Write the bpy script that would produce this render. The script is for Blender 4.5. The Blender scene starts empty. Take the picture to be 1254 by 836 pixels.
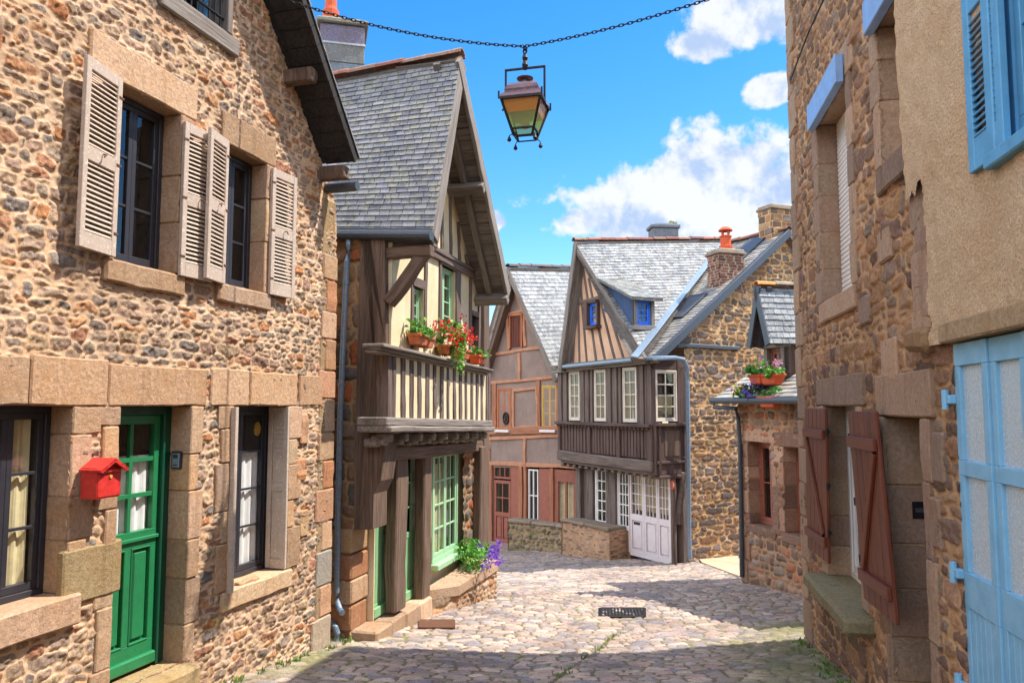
import bpy, math, random
import numpy as np
from mathutils import Vector
rnd = random.Random(7)
F_ = 950.0; EZ = 1.6; PITCH = math.atan(79 / 950)
CP, SP = math.cos(PITCH), math.sin(PITCH)
EYE = Vector((0, 0, EZ))
COL = bpy.context.scene.collection

def ray(px, py):
    r = (px - 627) / F_; u = (418 - py) / F_
    return Vector((r, CP - u * SP, SP + u * CP))

def at(px, py, Y):
    d = ray(px, py); return EYE + d * (Y / d.y)

def gz(X, Y):
    X = np.asarray(X, float); Y = np.asarray(Y, float)
    g = np.where(Y < 9, 2.63 + .13 * (Y - 9), np.where(Y < 20, 2.63 + .107 * (Y - 9), 3.807 + .08 * (Y - 20)))
    xc = .62 + .36 * (Y - 8)
    dip = np.clip(1 - np.abs(X - xc) / 2.4, 0, 1)
    dip = dip * dip * (3 - 2 * dip) * .10 * np.clip((14.5 - Y) / 4, 0, 1)
    return EZ - g - dip + np.clip((Y - 15) / 4, 0, 1) * .045 * np.clip(X - 1.2, -2, 3)

def srgb(h):
    h = h.lstrip('#'); o = []
    for i in (0, 2, 4):
        v = int(h[i:i + 2], 16) / 255
        o.append(v / 12.92 if v <= .04045 else ((v + .055) / 1.055) ** 2.4)
    return tuple(o)

# ------------------------------------------------------------------ noise
def _h(i, j, s):
    return np.modf(np.abs(np.sin(i * 127.1 + j * 311.7 + s * 74.7) * 43758.5453))[0]
def vnoise(x, y, s=0):
    i = np.floor(x); j = np.floor(y); a = x - i; b = y - j
    a = a * a * (3 - 2 * a); b = b * b * (3 - 2 * b)
    return ((_h(i, j, s) * (1 - a) + _h(i + 1, j, s) * a) * (1 - b) + (_h(i, j + 1, s) * (1 - a) + _h(i + 1, j + 1, s) * a) * b) * 2 - 1

# ------------------------------------------------------------------ planes (walls)
class Pl:
    def __init__(s, o, ex, n=None, up=(0, 0, 1)):
        s.o = Vector(o); s.ex = Vector(ex).normalized(); s.up = Vector(up).normalized()
        if n is None:
            n = s.ex.cross(s.up)
            if n.dot(EYE - s.o) < 0: n = -n
        s.n = Vector(n).normalized()
    def P(s, u, v, d=0.0): return s.o + s.ex * u + s.up * v + s.n * d
    def hit(s, px, py, d=0.0):
        r = ray(px, py); o = s.o + s.n * d
        p = EYE + r * ((o - EYE).dot(s.n) / r.dot(s.n)) - s.o
        return p.dot(s.ex), p.dot(s.up)
    def Parr(s, U, V, N):
        return [s.o[k] + s.ex[k] * U + s.up[k] * V + s.n[k] * N for k in range(3)]
    def shift(s, d): return Pl(s.o + s.n * d, s.ex, s.n, s.up)
def wall2(a, b): return Pl((a[0], a[1], 0), (b[0] - a[0], b[1] - a[1], 0))

# ------------------------------------------------------------------ mesh builder
class MB:
    def __init__(s): s.v = []; s.f = []; s.lc = []; s.t = []
    def add(s, vs, fs, lc=None, tint=(1, 1, 1)):
        b = len(s.v); s.v += [tuple(p) for p in vs]; s.f += [tuple(i + b for i in f) for f in fs]
        if lc is None:
            o = Vector((rnd.random() * 9, rnd.random() * 9, rnd.random() * 9)); lc = [tuple(Vector(p) + o) for p in vs]
        s.lc += lc
        s.t += [tint] * len(vs)
    def loft(s, p0, p1, ex, ey, w, d, bev=.004, seg=1, wob=0.0, tint=(1, 1, 1), w1=None, d1=None):
        p0 = Vector(p0); p1 = Vector(p1); ez = (p1 - p0); L = ez.length
        if L < 1e-6: return
        ez.normalize(); bev = min(bev, w * .3, d * .3, L * .3)
        w1 = w if w1 is None else w1; d1 = d if d1 is None else d1
        st = [(0, bev)] + [(bev + (L - 2 * bev) * i / seg, 0) for i in range(seg + 1)] + [(L, bev)]
        vs = []; lc = []; off = (rnd.random() * 50, rnd.random() * 50, rnd.random() * 50)
        ox = oy = 0
        for k, (z, ins) in enumerate(st):
            if wob and 1 <= k <= seg + 1: ox = rnd.uniform(-wob, wob); oy = rnd.uniform(-wob, wob)
            f = z / L; a = (w + (w1 - w) * f) / 2 - ins; b = (d + (d1 - d) * f) / 2 - ins; c = max(bev - ins, .0005) if not ins else bev * .5
            if wob: a += rnd.uniform(-wob, wob) * .6; b += rnd.uniform(-wob, wob) * .6
            for x, y in ((a - c, -b), (a, -b + c), (a, b - c), (a - c, b), (-a + c, b), (-a, b - c), (-a, -b + c), (-a + c, -b)):
                vs.append(p0 + ez * z + ex * (x + ox) + ey * (y + oy)); lc.append((z + off[0], x + off[1], y + off[2]))
        fs = []
        n = len(st)
        for k in range(n - 1):
            for i in range(8):
                j = (i + 1) % 8
                fs.append((k * 8 + i, k * 8 + j, k * 8 + 8 + j, k * 8 + 8 + i))
        fs.append(tuple(range(7, -1, -1))); fs.append(tuple((n - 1) * 8 + i for i in range(8)))
        s.add(vs, fs, lc, tint)
    def box(s, pl, u0, u1, v0, v1, d0, d1, bev=.004, tint=(1, 1, 1), seg=1, wob=0.0):
        a, b, c = abs(u1 - u0), abs(v1 - v0), abs(d1 - d0); um, vm, dm = (u0 + u1) / 2, (v0 + v1) / 2, (d0 + d1) / 2
        if a >= b: s.loft(pl.P(min(u0, u1), vm, dm), pl.P(max(u0, u1), vm, dm), pl.up, pl.n, b, c, bev, seg, wob, tint)
        else: s.loft(pl.P(um, min(v0, v1), dm), pl.P(um, max(v0, v1), dm), pl.ex, pl.n, a, c, bev, seg, wob, tint)
    def beam(s, pl, a, b, w, d0, d1, bev=.006, seg=4, wob=.006, tint=(1, 1, 1), w1=None):
        p0 = pl.P(a[0], a[1], (d0 + d1) / 2); p1 = pl.P(b[0], b[1], (d0 + d1) / 2)
        ez = (p1 - p0).normalized(); s.loft(p0, p1, ez.cross(pl.n).normalized(), pl.n, w, abs(d1 - d0), bev, seg, wob, tint, w1)
    def bar(s, p0, p1, w, d, hint=(0, 0, 1), bev=.003, seg=1, wob=0.0, tint=(1, 1, 1)):
        p0 = Vector(p0); p1 = Vector(p1); ez = (p1 - p0).normalized(); h = Vector(hint)
        if abs(ez.dot(h)) > .98: h = Vector((1, 0, 0))
        ex = ez.cross(h).normalized(); s.loft(p0, p1, ex, ez.cross(ex), w, d, bev, seg, wob, tint)
    def tube(s, pts, r, n=8, tint=(1, 1, 1), cap=True):
        pts = [Vector(p) for p in pts]; vs = []; N = len(pts); rr = r if isinstance(r, (list, tuple)) else [r] * N
        h = Vector((0, 0, 1)); L = 0; lc = []; o = rnd.random() * 30
        for i, p in enumerate(pts):
            t = (pts[min(i + 1, N - 1)] - pts[max(i - 1, 0)]).normalized()
            ex = t.cross(h)
            if ex.length < .05: ex = t.cross(Vector((0, 1, 0)))
            ex.normalize(); h2 = ex.cross(t).normalized()
            if i: L += (p - pts[i - 1]).length
            for k in range(n):
                a = 2 * math.pi * k / n
                vs.append(p + (ex * math.cos(a) + h2 * math.sin(a)) * rr[i]); lc.append((L + o, a * r if not isinstance(r, (list, tuple)) else a * .02, 0))
        fs = [(i * n + k, i * n + (k + 1) % n, (i + 1) * n + (k + 1) % n, (i + 1) * n + k) for i in range(N - 1) for k in range(n)]
        if cap: fs += [tuple(range(n - 1, -1, -1)), tuple((N - 1) * n + k for k in range(n))]
        s.add(vs, fs, lc, tint)
    def lathe(s, c, prof, n=20, tint=(1, 1, 1)):
        c = Vector(c); vs = [c + Vector((r * math.cos(2 * math.pi * k / n), r * math.sin(2 * math.pi * k / n), z)) for r, z in prof for k in range(n)]
        fs = [(i * n + k, i * n + (k + 1) % n, (i + 1) * n + (k + 1) % n, (i + 1) * n + k) for i in range(len(prof) - 1) for k in range(n)]
        s.add(vs, fs, None, tint)
    def prism(s, pl, poly, d0, d1, tint=(1, 1, 1)):
        n = len(poly); vs = [pl.P(u, v, d1) for u, v in poly] + [pl.P(u, v, d0) for u, v in poly]
        lc = [(v, u, d1) for u, v in poly] + [(v, u, d0) for u, v in poly]
        s.add(vs, [tuple(range(n)), tuple(range(2 * n - 1, n - 1, -1))] + [(i, i + n, (i + 1) % n + n, (i + 1) % n) for i in range(n)], lc, tint)
    def slab(s, pts, n, th, tint=(1, 1, 1)):
        n = Vector(n); k = len(pts); vs = [Vector(p) for p in pts] + [Vector(p) - n * th for p in pts]
        s.add(vs, [tuple(range(k)), tuple(range(2 * k - 1, k - 1, -1))] + [(i, i + k, (i + 1) % k + k, (i + 1) % k) for i in range(k)], None, tint)
    def quad(s, a, b, c, d, tint=(1, 1, 1)): s.add([a, b, c, d], [(0, 1, 2, 3)], None, tint)

ROOT = {}
def thing(name, label, cat, loc, group=None):
    o = bpy.data.objects.new(name, None); COL.objects.link(o); o.location = loc; o.empty_display_size = .2
    o['label'] = label; o['category'] = cat
    if group: o['group'] = group
    ROOT[o.name] = Vector(loc); return o
def link(name, me, parent, base):
    o = bpy.data.objects.new(name, me); COL.objects.link(o); ROOT[o.name] = base
    if parent is not None: o.parent = parent
    return o
def obj(name, mb, mat, parent=None, smooth=False, origin=None, label=None):
    base = ROOT[parent.name] if parent is not None else Vector(origin or (0, 0, 0))
    me = bpy.data.meshes.new(name)
    v = np.array(mb.v, float) - np.array(base)
    me.from_pydata([], [], []) 
    nv = len(v); ls = [len(f) for f in mb.f]; nl = sum(ls)
    me.vertices.add(nv); me.vertices.foreach_set('co', v.astype(np.float32).ravel())
    me.loops.add(nl); me.loops.foreach_set('vertex_index', np.fromiter((i for f in mb.f for i in f), np.int32, nl))
    me.polygons.add(len(ls)); st = np.concatenate(([0], np.cumsum(ls)[:-1])).astype(np.int32); me.polygons.foreach_set('loop_start', st)
    me.update(calc_edges=True)
    a = me.attributes.new('lc', 'FLOAT_VECTOR', 'POINT'); a.data.foreach_set('vector', np.array(mb.lc, np.float32).ravel())
    t = np.ones((nv, 4), np.float32); t[:, :3] = np.array(mb.t, np.float32)[:, :3]
    a = me.attributes.new('tint', 'FLOAT_COLOR', 'POINT'); a.data.foreach_set('color', t.ravel())
    me.polygons.foreach_set('use_smooth', np.full(len(ls), smooth)); me.materials.append(mat); me.validate()
    o = link(name, me, parent, base)
    if parent is None: o.location = base
    if label: o['label'] = label
    return o
def tag(o, label=None, cat=None, group=None, kind=None):
    for k, x in (('label', label), ('category', cat), ('group', group), ('kind', kind)):
        if x: o[k] = x
    return o

# ------------------------------------------------------------------ masonry relief
def masonry(u0, u1, v0, v1, sp, rows, cols, pal, mort=.012, depth=.03, p=3.0, jit=.18, warp=.02, seed=1, r=.03, tall=.12, sv=None, rough=.006, gap=1.22):
    R = random.Random(seed); nr = np.random.RandomState(seed)
    sv = sv or sp
    nu = int((u1 - u0) / sp) + 2; nv = int((v1 - v0) / sv) + 2
    uu = np.linspace(u0, u1, nu); vv = np.linspace(v0, v1, nv); U, V = np.meshgrid(uu, vv, indexing='ij')
    wu = U + warp * (vnoise(U / .13, V / .1, seed) + .6 * vnoise(U / .045, V / .04, seed + 3)); wv = V + warp * .8 * (vnoise(U / .14, V / .1, seed + 7) + .6 * vnoise(U / .05, V / .04, seed + 9))
    F1 = np.full((nu, nv), 9.); F2 = np.full((nu, nv), 9.); ID = np.zeros((nu, nv), np.int32); S = []
    v = v0 - .1
    while v < v1 + .1:
        h = R.uniform(*rows); u = u0 - R.random() * .3
        while u < u1 + .1:
            w = R.uniform(*cols) * R.choice((.7, 1, 1, 1.25)); k = R.random()
            a = w / 2 * R.uniform(.9, 1.06); b = h / 2 * R.uniform(.85, 1.1)
            if k < tall: b *= 1.55
            S.append((u + w / 2, v + h / 2 + R.uniform(-jit, jit) * h, a, b)); u += w
        v += h
    for k, (cu, cv, a, b) in enumerate(S):
        i0 = np.searchsorted(uu, cu - 2.1 * a - .05); i1 = np.searchsorted(uu, cu + 2.1 * a + .05)
        j0 = np.searchsorted(vv, cv - 2.3 * b - .05); j1 = np.searchsorted(vv, cv + 2.3 * b + .05)
        if i1 <= i0 or j1 <= j0: continue
        s = np.s_[i0:i1, j0:j1]
        d = (np.abs((wu[s] - cu) / a) ** p + np.abs((wv[s] - cv) / b) ** p) ** (1 / p)
        f1 = F1[s]; m = d < f1
        F2[s] = np.where(m, f1, np.minimum(F2[s], d)); F1[s] = np.where(m, d, f1); idv = ID[s]; idv[m] = k
    S = np.array(S); B = np.minimum(S[:, 2], S[:, 3])[ID]
    edge = np.minimum((F2 - F1) * .5, gap - F1) * B
    n = len(S); pa = np.array(pal)
    C = pa[nr.randint(0, len(pa), n)] * (.82 + .36 * nr.rand(n, 1)) * (1 + .05 * (nr.rand(n, 3) - .5))
    t = np.clip((edge - mort * .4) / r, 0, 1); t = t * t * (3 - 2 * t)
    hs = (.55 + .6 * nr.rand(n))[ID]; tx = (nr.rand(n) - .5)[ID] * .25; ty = (nr.rand(n) - .5)[ID] * .25
    N = depth * t * hs + t * (tx * (U - S[:, 0][ID]) + ty * (V - S[:, 1][ID])) + rough * (vnoise(U / .02, V / .02, seed + 20) + vnoise(U / .05, V / .05, seed + 21)) * (.4 + t) * .6 + .008 * vnoise(U / .5, V / .5, seed + 30)
    return U, V, N, edge, C[ID]

def relief(name, M, mapf, mat, parent=None, keep=None, origin=None, moss=None):
    U, V, N, E, C = M; nu, nv = U.shape; base = ROOT[parent.name] if parent is not None else Vector(origin or (0, 0, 0))
    X, Y, Z = mapf(U, V, N); co = np.stack([X, Y, Z], -1).reshape(-1, 3) - np.array(base)
    idx = np.arange(nu * nv).reshape(nu, nv)
    q = np.stack([idx[:-1, :-1], idx[1:, :-1], idx[1:, 1:], idx[:-1, 1:]], -1).reshape(-1, 4)
    if keep is not None:
        Uc = (U[:-1, :-1] + U[1:, 1:]) / 2; Vc = (V[:-1, :-1] + V[1:, 1:]) / 2; q = q[keep(Uc, Vc).reshape(-1)]
    # outward winding
    a, b, c = co[q[0, 0]], co[q[0, 1]], co[q[0, 3]]
    ref = [x[0, 0] for x in map(np.atleast_2d, mapf(U[:1, :1], V[:1, :1], N[:1, :1] + 1))]; x0 = [x[0, 0] for x in map(np.atleast_2d, mapf(U[:1, :1], V[:1, :1], N[:1, :1]))]
    if np.dot(np.cross(b - a, c - a), np.array(ref) - np.array(x0)) < 0: q = q[:, ::-1]
    used = np.zeros(nu * nv, bool); used[q.ravel()] = True; re = np.cumsum(used) - 1; q = re[q]; co = co[used]
    me = bpy.data.meshes.new(name); me.vertices.add(len(co)); me.vertices.foreach_set('co', co.astype(np.float32).ravel())
    me.loops.add(q.size); me.loops.foreach_set('vertex_index', q.astype(np.int32).ravel())
    me.polygons.add(len(q)); me.polygons.foreach_set('loop_start', np.arange(0, q.size, 4, dtype=np.int32)); me.update(calc_edges=True)
    at_ = me.attributes.new('edge', 'FLOAT', 'POINT'); at_.data.foreach_set('value', E.reshape(-1)[used].astype(np.float32))
    t = np.ones((len(co), 4), np.float32); t[:, :3] = C.reshape(-1, 3)[used]
    at_ = me.attributes.new('tint', 'FLOAT_COLOR', 'POINT'); at_.data.foreach_set('color', t.ravel())
    me.polygons.foreach_set('use_smooth', np.ones(len(q), bool)); me.materials.append(mat)
    o = link(name, me, parent, base)
    if parent is None: o.location = base
    return o

# ------------------------------------------------------------------ materials
class NT:
    def __init__(s, name, disp=False):
        s.m = bpy.data.materials.new(name); s.m.use_nodes = True; s.t = s.m.node_tree; s.t.nodes.clear()
        s.out = s.t.nodes.new('ShaderNodeOutputMaterial')
    def n(s, ty, props=None, **kw):
        nd = s.t.nodes.new('ShaderNode' + ty)
        for k, v in (props or {}).items(): setattr(nd, k, v)
        for k, v in kw.items():
            i = nd.inputs[int(k[1:])] if k[0] == '_' and k[1:].isdigit() else nd.inputs[k.replace('_', ' ')]
            s.set(i, v)
        return nd
    def set(s, i, v):
        if isinstance(v, bpy.types.NodeSocket): s.t.links.new(v, i)
        elif isinstance(v, bpy.types.Node): s.t.links.new(v.outputs[0], i)
        elif isinstance(v, (tuple, list)) and len(v) == 3 and i.type == 'RGBA': i.default_value = (*v, 1)
        else: i.default_value = v
    def attr(s, name): return s.n('Attribute', {'attribute_name': name})
    def obj(s): return s.n('TexCoord').outputs['Object']
    def noise(s, vec, scale, detail=4, rough=.6): return s.n('TexNoise', Vector=vec, Scale=scale, Detail=float(detail), Roughness=rough).outputs['Fac']
    def ramp(s, fac, a, b, lo=0., hi=1.): return s.n('MapRange', {'interpolation_type': 'SMOOTHSTEP'}, Value=fac, From_Min=a, From_Max=b, To_Min=lo, To_Max=hi).outputs[0]
    def math(s, op, a, b=0.): return s.n('Math', {'operation': op}, _0=a, _1=b).outputs[0]
    def mix(s, f, a, b, mode='MIX'):
        nd = s.t.nodes.new('ShaderNodeMix'); nd.data_type = 'RGBA'; nd.blend_type = mode
        s.set(nd.inputs[0], f); s.set(nd.inputs[6], a); s.set(nd.inputs[7], b); return nd.outputs[2]
    def scale(s, vec, v): return s.n('Mapping', Vector=vec, Scale=v).outputs[0]
    def finish(s, col, rough=.8, bump=None, bs=.3, bd=.01, metal=0., spec=.5, **kw):
        b = s.n('BsdfPrincipled', Base_Color=col, Roughness=rough, Metallic=metal)
        b.inputs['Specular IOR Level'].default_value = spec
        for k, v in kw.items(): s.set(b.inputs[k.replace('_', ' ')], v)
        if bump is not None: s.set(b.inputs['Normal'], s.n('Bump', Strength=bs, Distance=bd, Height=bump).outputs[0])
        s.t.links.new(b.outputs[0], s.out.inputs[0]); return s.m

def m_rubble(name, mortar, mort=.012, var=.5, moss=None, mcol2=None, spec=.2):
    t = NT(name); o = t.obj(); e = t.attr('edge').outputs['Fac']; c = t.attr('tint').outputs['Color']
    n1 = t.noise(o, 26, 5); n2 = t.noise(o, 90, 5, .7); n3 = t.noise(o, 2.2, 4); n4 = t.noise(o, 240, 3)
    ee = t.math('ADD', e, t.math('MULTIPLY', t.math('SUBTRACT', n1, .5), .010))
    f = t.ramp(ee, mort * .75, mort * 1.25)
    st = t.mix(1, c, t.ramp(n2, .25, .75, 1 - var, 1 + var * .7), 'MULTIPLY')
    st = t.mix(t.ramp(n1, .5, .72, 0, .55), st, t.mix(1, c, (.55, .5, .46), 'MULTIPLY'))
    mo = t.mix(t.ramp(n3, .35, .65), mortar, mcol2 or tuple(x * .72 for x in mortar))
    mo = t.mix(1, mo, t.ramp(n4, .3, .7, .75, 1.15), 'MULTIPLY')
    col = t.mix(f, mo, st)
    col = t.mix(1, col, t.ramp(t.noise(o, .9, 5, .6), .3, .72, .74, 1.12), 'MULTIPLY')
    col = t.mix(t.ramp(t.noise(t.scale(o, (3, 3, .6)), 1, 5, .65), .55, .8, 0, .4), col, tuple(x * .45 for x in mortar))
    if moss:
        mm = t.math('MULTIPLY', t.ramp(t.noise(o, moss[0], 5, .65), .52, .68), t.ramp(ee, mort * 2.2, mort * .6, 0, 1))
        col = t.mix(mm, col, moss[1])
    h = t.math('ADD', t.math('MULTIPLY', n2, .7), t.math('MULTIPLY', n4, .4))
    return t.finish(col, .92, h, .55, .012, spec=spec)
def m_granite(name, var=.2):
    t = NT(name); o = t.obj(); c = t.attr('tint').outputs['Color']
    n1 = t.noise(o, 210, 4, .75); n2 = t.noise(o, 4, 5); n3 = t.noise(o, 34, 6, .7); n4 = t.noise(o, 11, 6, .7); st = t.noise(t.scale(o, (9, 9, 1.1)), 1, 5, .65); n5 = t.noise(o, 75, 4, .7)
    col = t.mix(1, c, t.ramp(n1, .28, .72, 1 - var * 1.4, 1 + var), 'MULTIPLY')
    col = t.mix(1, col, t.ramp(n3, .3, .7, .78, 1.18), 'MULTIPLY')
    col = t.mix(t.ramp(n2, .45, .7, 0, .5), col, t.mix(1, c, (.86, .72, .55), 'MULTIPLY'))
    col = t.mix(t.ramp(st, .52, .75, 0, .55), col, t.mix(1, c, (.5, .45, .42), 'MULTIPLY'))
    col = t.mix(t.ramp(n4, .62, .7, 0, .5), col, (.42, .36, .24))
    col = t.mix(t.ramp(n5, .66, .74, 0, .6), col, (.09, .08, .07))
    return t.finish(col, .9, t.math('ADD', t.math('MULTIPLY', n1, .6), t.math('ADD', n3, t.math('MULTIPLY', n4, 1.4))), .8, .014, spec=.2)
def m_wood(name, a, b, c=None, rough=.8, bs=.6, tinted=False):
    t = NT(name); l = t.attr('lc').outputs['Vector']
    g = t.noise(t.scale(l, (1.6, 34, 34)), 1, 6, .65); g2 = t.noise(t.scale(l, (.7, 5, 5)), 1, 4); g3 = t.noise(t.scale(l, (4, 120, 120)), 1, 3)
    col = t.mix(t.ramp(g, .3, .68), a, b)
    col = t.mix(t.ramp(g2, .5, .75, 0, .8), col, c or tuple(x * .55 for x in a))
    col = t.mix(t.ramp(g3, .58, .66, 0, .55), col, tuple(x * .25 for x in a))
    if tinted: col = t.mix(1, col, t.attr('tint').outputs['Color'], 'MULTIPLY')
    return t.finish(col, rough, t.math('ADD', g, t.math('MULTIPLY', g3, -.6)), bs, .012, spec=.25)
def m_paint(name, col, rough=.45, wear=None, wa=.68, dirt=.25, bs=.15):
    t = NT(name); l = t.attr('lc').outputs['Vector']; o = t.obj()
    g = t.noise(t.scale(l, (2, 40, 40)), 1, 5); n = t.noise(o, 7, 5); n2 = t.noise(o, 45, 5, .7)
    c = t.mix(t.ramp(n, .35, .75, 0, dirt), col, tuple(x * .5 for x in col)); c = t.mix(t.ramp(g, .4, .7, 0, dirt * .6), c, tuple(min(1, x * 1.25) for x in col))
    if wear: c = t.mix(t.math('MULTIPLY', t.ramp(n2, wa - .08, wa), 1.), c, wear)
    return t.finish(c, t.ramp(n, .3, .7, rough - .08, rough + .15), t.math('ADD', g, n2), bs, .006)
def m_plaster(name, a, b, scale=3., grain=180., bs=.5, bd=.008, stain=None):
    t = NT(name); o = t.obj(); n = t.noise(o, scale, 5); g = t.noise(o, grain, 4, .7); s = t.noise(t.scale(o, (6, 6, .9)), 1, 5, .65)
    c = t.mix(t.ramp(n, .3, .7), a, b); c = t.mix(1, c, t.ramp(g, .3, .7, .78, 1.16), 'MULTIPLY')
    c = t.mix(t.ramp(s, .52, .78, 0, .5), c, stain or tuple(x * .6 for x in a))
    return t.finish(c, .93, g, bs, bd, spec=.2)
def m_slate(name, k=1., lichen=(.30, .28, .2), rough=.45, la=.66):
    t = NT(name); o = t.obj(); c = t.attr('tint').outputs['Color']; n = t.noise(o, 28, 5, .7); n2 = t.noise(o, 9, 6, .7); n3 = t.noise(o, 70, 4, .7)
    col = t.mix(1, c, t.ramp(n3, .3, .7, .65, 1.3), 'MULTIPLY'); col = t.mix(t.ramp(n2, la - .12, la + .02, 0, .8), col, lichen)
    col = t.mix(t.ramp(n, .62, .72, 0, .5), col, (.45, .44, .40))
    return t.finish(col, t.ramp(n, .3, .7, rough - .1, rough + .2), t.math('ADD', n, n3), .5, .006, spec=.55)
def m_plain(name, col, rough=.5, metal=0., var=.2, scale=30., bs=.2, spec=.5, **kw):
    t = NT(name); o = t.obj(); n = t.noise(o, scale, 5, .65); c = t.mix(t.ramp(n, .3, .72), tuple(x * (1 - var) for x in col), tuple(x * (1 + var) for x in col))
    return t.finish(c, t.ramp(n, .3, .7, rough - .07, rough + .12), n, bs, .004, metal=metal, spec=spec, **kw)
def m_tint(name, rough=.7, var=.3, scale=40., bs=.3, spec=.3):
    t = NT(name); o = t.obj(); n = t.noise(o, scale, 5, .7); c = t.mix(1, t.attr('tint').outputs['Color'], t.ramp(n, .3, .7, 1 - var, 1 + var), 'MULTIPLY')
    return t.finish(c, rough, n, bs, .006, spec=spec)
def m_leaf(name, rough=.55, col=None):
    t = NT(name); c = col or t.attr('tint').outputs['Color']
    b = t.n('BsdfPrincipled', Base_Color=c, Roughness=rough); tr = t.n('BsdfTranslucent', Color=c)
    m = t.n('MixShader', _0=.3, _1=b, _2=tr); t.t.links.new(m.outputs[0], t.out.inputs[0]); return t.m
def m_milky(name, col):
    t = NT(name); a = t.n('BsdfTransparent', Color=tuple(min(1, x * 1.2) for x in col)); b = t.n('BsdfTranslucent', Color=col); d = t.n('BsdfDiffuse', Color=col); m1 = t.n('MixShader', _0=.4, _1=b, _2=d); m2 = t.n('MixShader', _0=.55, _1=a, _2=m1); t.t.links.new(m2.outputs[0], t.out.inputs[0]); return t.m
def m_glass(name, tint=(.95, .97, .96), rough=.03, base=.06):
    t = NT(name); o = t.obj(); n = t.noise(o, 2.5, 3)
    bmp = t.n('Bump', Strength=.06, Distance=.05, Height=n)
    tr = t.n('BsdfTransparent', Color=tint); gl = t.n('BsdfGlossy', Color=(.95, .97, 1), Roughness=rough, Normal=bmp)
    fr = t.n('LayerWeight', Blend=.5, Normal=bmp).outputs['Facing']; f = t.math('ADD', t.math('MULTIPLY', t.math('POWER', fr, 4.), .85), base)
    m = t.n('MixShader', _0=f, _1=tr, _2=gl); t.t.links.new(m.outputs[0], t.out.inputs[0]); return t.m

M = {}
M['rub_l'] = m_rubble('warm_rubble_stone', srgb('debd9c'), .009, mcol2=srgb('d0a984'))
M['rub_h'] = m_rubble('brown_rubble_stone', srgb('b5926b'), .012, moss=(5., srgb('6b6a3a')))
M['rub_r'] = m_rubble('dark_rubble_stone', srgb('c8a27a'), .010, mcol2=srgb('b48c64'), var=.45)
M['rub_d'] = m_rubble('golden_rubble_stone', srgb('d4ae82'), .012, mcol2=srgb('c49662'), var=.4)
M['rub_e'] = m_rubble('pink_rubble_stone', srgb('c29a76'), .012)
M['cobble'] = m_rubble('cobbled_paving', srgb('7c6c5a'), .008, var=.42, moss=(1.1, srgb('7c7c48')), mcol2=srgb('726848'), spec=.35)
M['granite'] = m_granite('dressed_granite'); M['brick'] = m_rubble('chimney_brick', srgb('b9a58e'), .006)
M['timber'] = m_wood('weathered_oak', srgb('57463a'), srgb('7d6656'), srgb('44362d'))
M['timber_g'] = m_wood('grey_weathered_timber', srgb('6f645c'), srgb('948a80'), srgb('4f4640'))
M['timber_p'] = m_wood('purple_brown_timber', srgb('5c4c46'), srgb('7d6c62'), srgb('433632'))
M['timber_o'] = m_wood('ochre_red_timber', srgb('9a6248'), srgb('b07a5c'), srgb('744636'))
M['timber_d'] = m_wood('dark_stained_boards', srgb('4e3d38'), srgb('6b554c'), srgb('332723'))
M['soffit'] = m_wood('tarred_boards', srgb('2a2624'), srgb('3c3734'))
M['plaster_c'] = m_plaster('cream_lime_plaster', srgb('e4d2ae'), srgb('d8c49c'), 2.5, 120, .4, stain=srgb('b5a27e'))
M['plaster_b'] = m_plaster('grey_brown_plaster', srgb('8f7a70'), srgb('9d877a'), 2.5, 60, .8, .012)
M['plaster_p'] = m_plaster('pinkish_plaster', srgb('dcb393'), srgb('cda183'), 2.5, 80, .3)
M['render'] = m_plaster('pebbledash_render', srgb('e6c6a0'), srgb('dcb88f'), 1.6, 60, 1., .03, stain=srgb('c4a078'))
M['orange_band'] = m_plaster('terracotta_banding', srgb('c68f70'), srgb('b57f62'), 6, 60, .3)
M['green'] = m_paint('green_gloss_paint', srgb('24794a'), .35, dirt=.45, wear=srgb('4f8f66'), wa=.72); M['green_d'] = m_paint('dark_green_paint', srgb('0a4a33'), .4)
M['green_p'] = m_paint('pale_green_paint', srgb('7fae7c'), .5, dirt=.3); M['green_w'] = m_paint('mint_window_paint', srgb('9ec49a'), .5)
M['blue'] = m_paint('sky_blue_paint', srgb('7db4d4'), .5, dirt=.3, wear=srgb('a9b5b3'), wa=.68); M['blue_s'] = m_paint('blue_shutter_paint', srgb('5b9cc4'), .5, dirt=.35, wear=srgb('8fb0bd'), wa=.7)
M['blue_b'] = m_paint('blue_metal_paint', srgb('86a6d2'), .4, dirt=.3); M['blue_w'] = m_paint('bright_blue_paint', srgb('2f6fe0'), .4)
M['taupe'] = m_paint('taupe_shutter_paint', srgb('bba795'), .6, wear=srgb('d8ccbc'), wa=.64, dirt=.3); M['white'] = m_paint('white_paint', srgb('e2dcd6'), .4, dirt=.2)
M['cream'] = m_paint('cream_window_paint', srgb('d9cbb8'), .5, dirt=.3, wear=srgb('8f7a68'), wa=.7); M['pinkw'] = m_paint('pale_pink_paint', srgb('dccdca'), .5, dirt=.2)
M['brown'] = m_wood('red_brown_stained_wood', srgb('5c2e20'), srgb('713a27'), srgb('4a261a'), .5, .3); M['door_r'] = m_paint('red_brown_paint', srgb('96533d'), .5, wear=srgb('b39a9a'), wa=.66)
M['black'] = m_paint('black_paint', srgb('302f36'), .4, dirt=.2); M['ochre'] = m_paint('ochre_paint', srgb('c9a24f'), .5); M['orange_w'] = m_paint('orange_brown_paint', srgb('b0653a'), .5)
M['red'] = m_plain('red_enamel', srgb('c8322c'), .4, var=.16); M['zinc'] = m_plain('zinc', srgb('7f90a0'), .4, .3, bs=.1); M['zinc_d'] = m_plain('dark_zinc', srgb('4b5058'), .45, .3)
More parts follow.
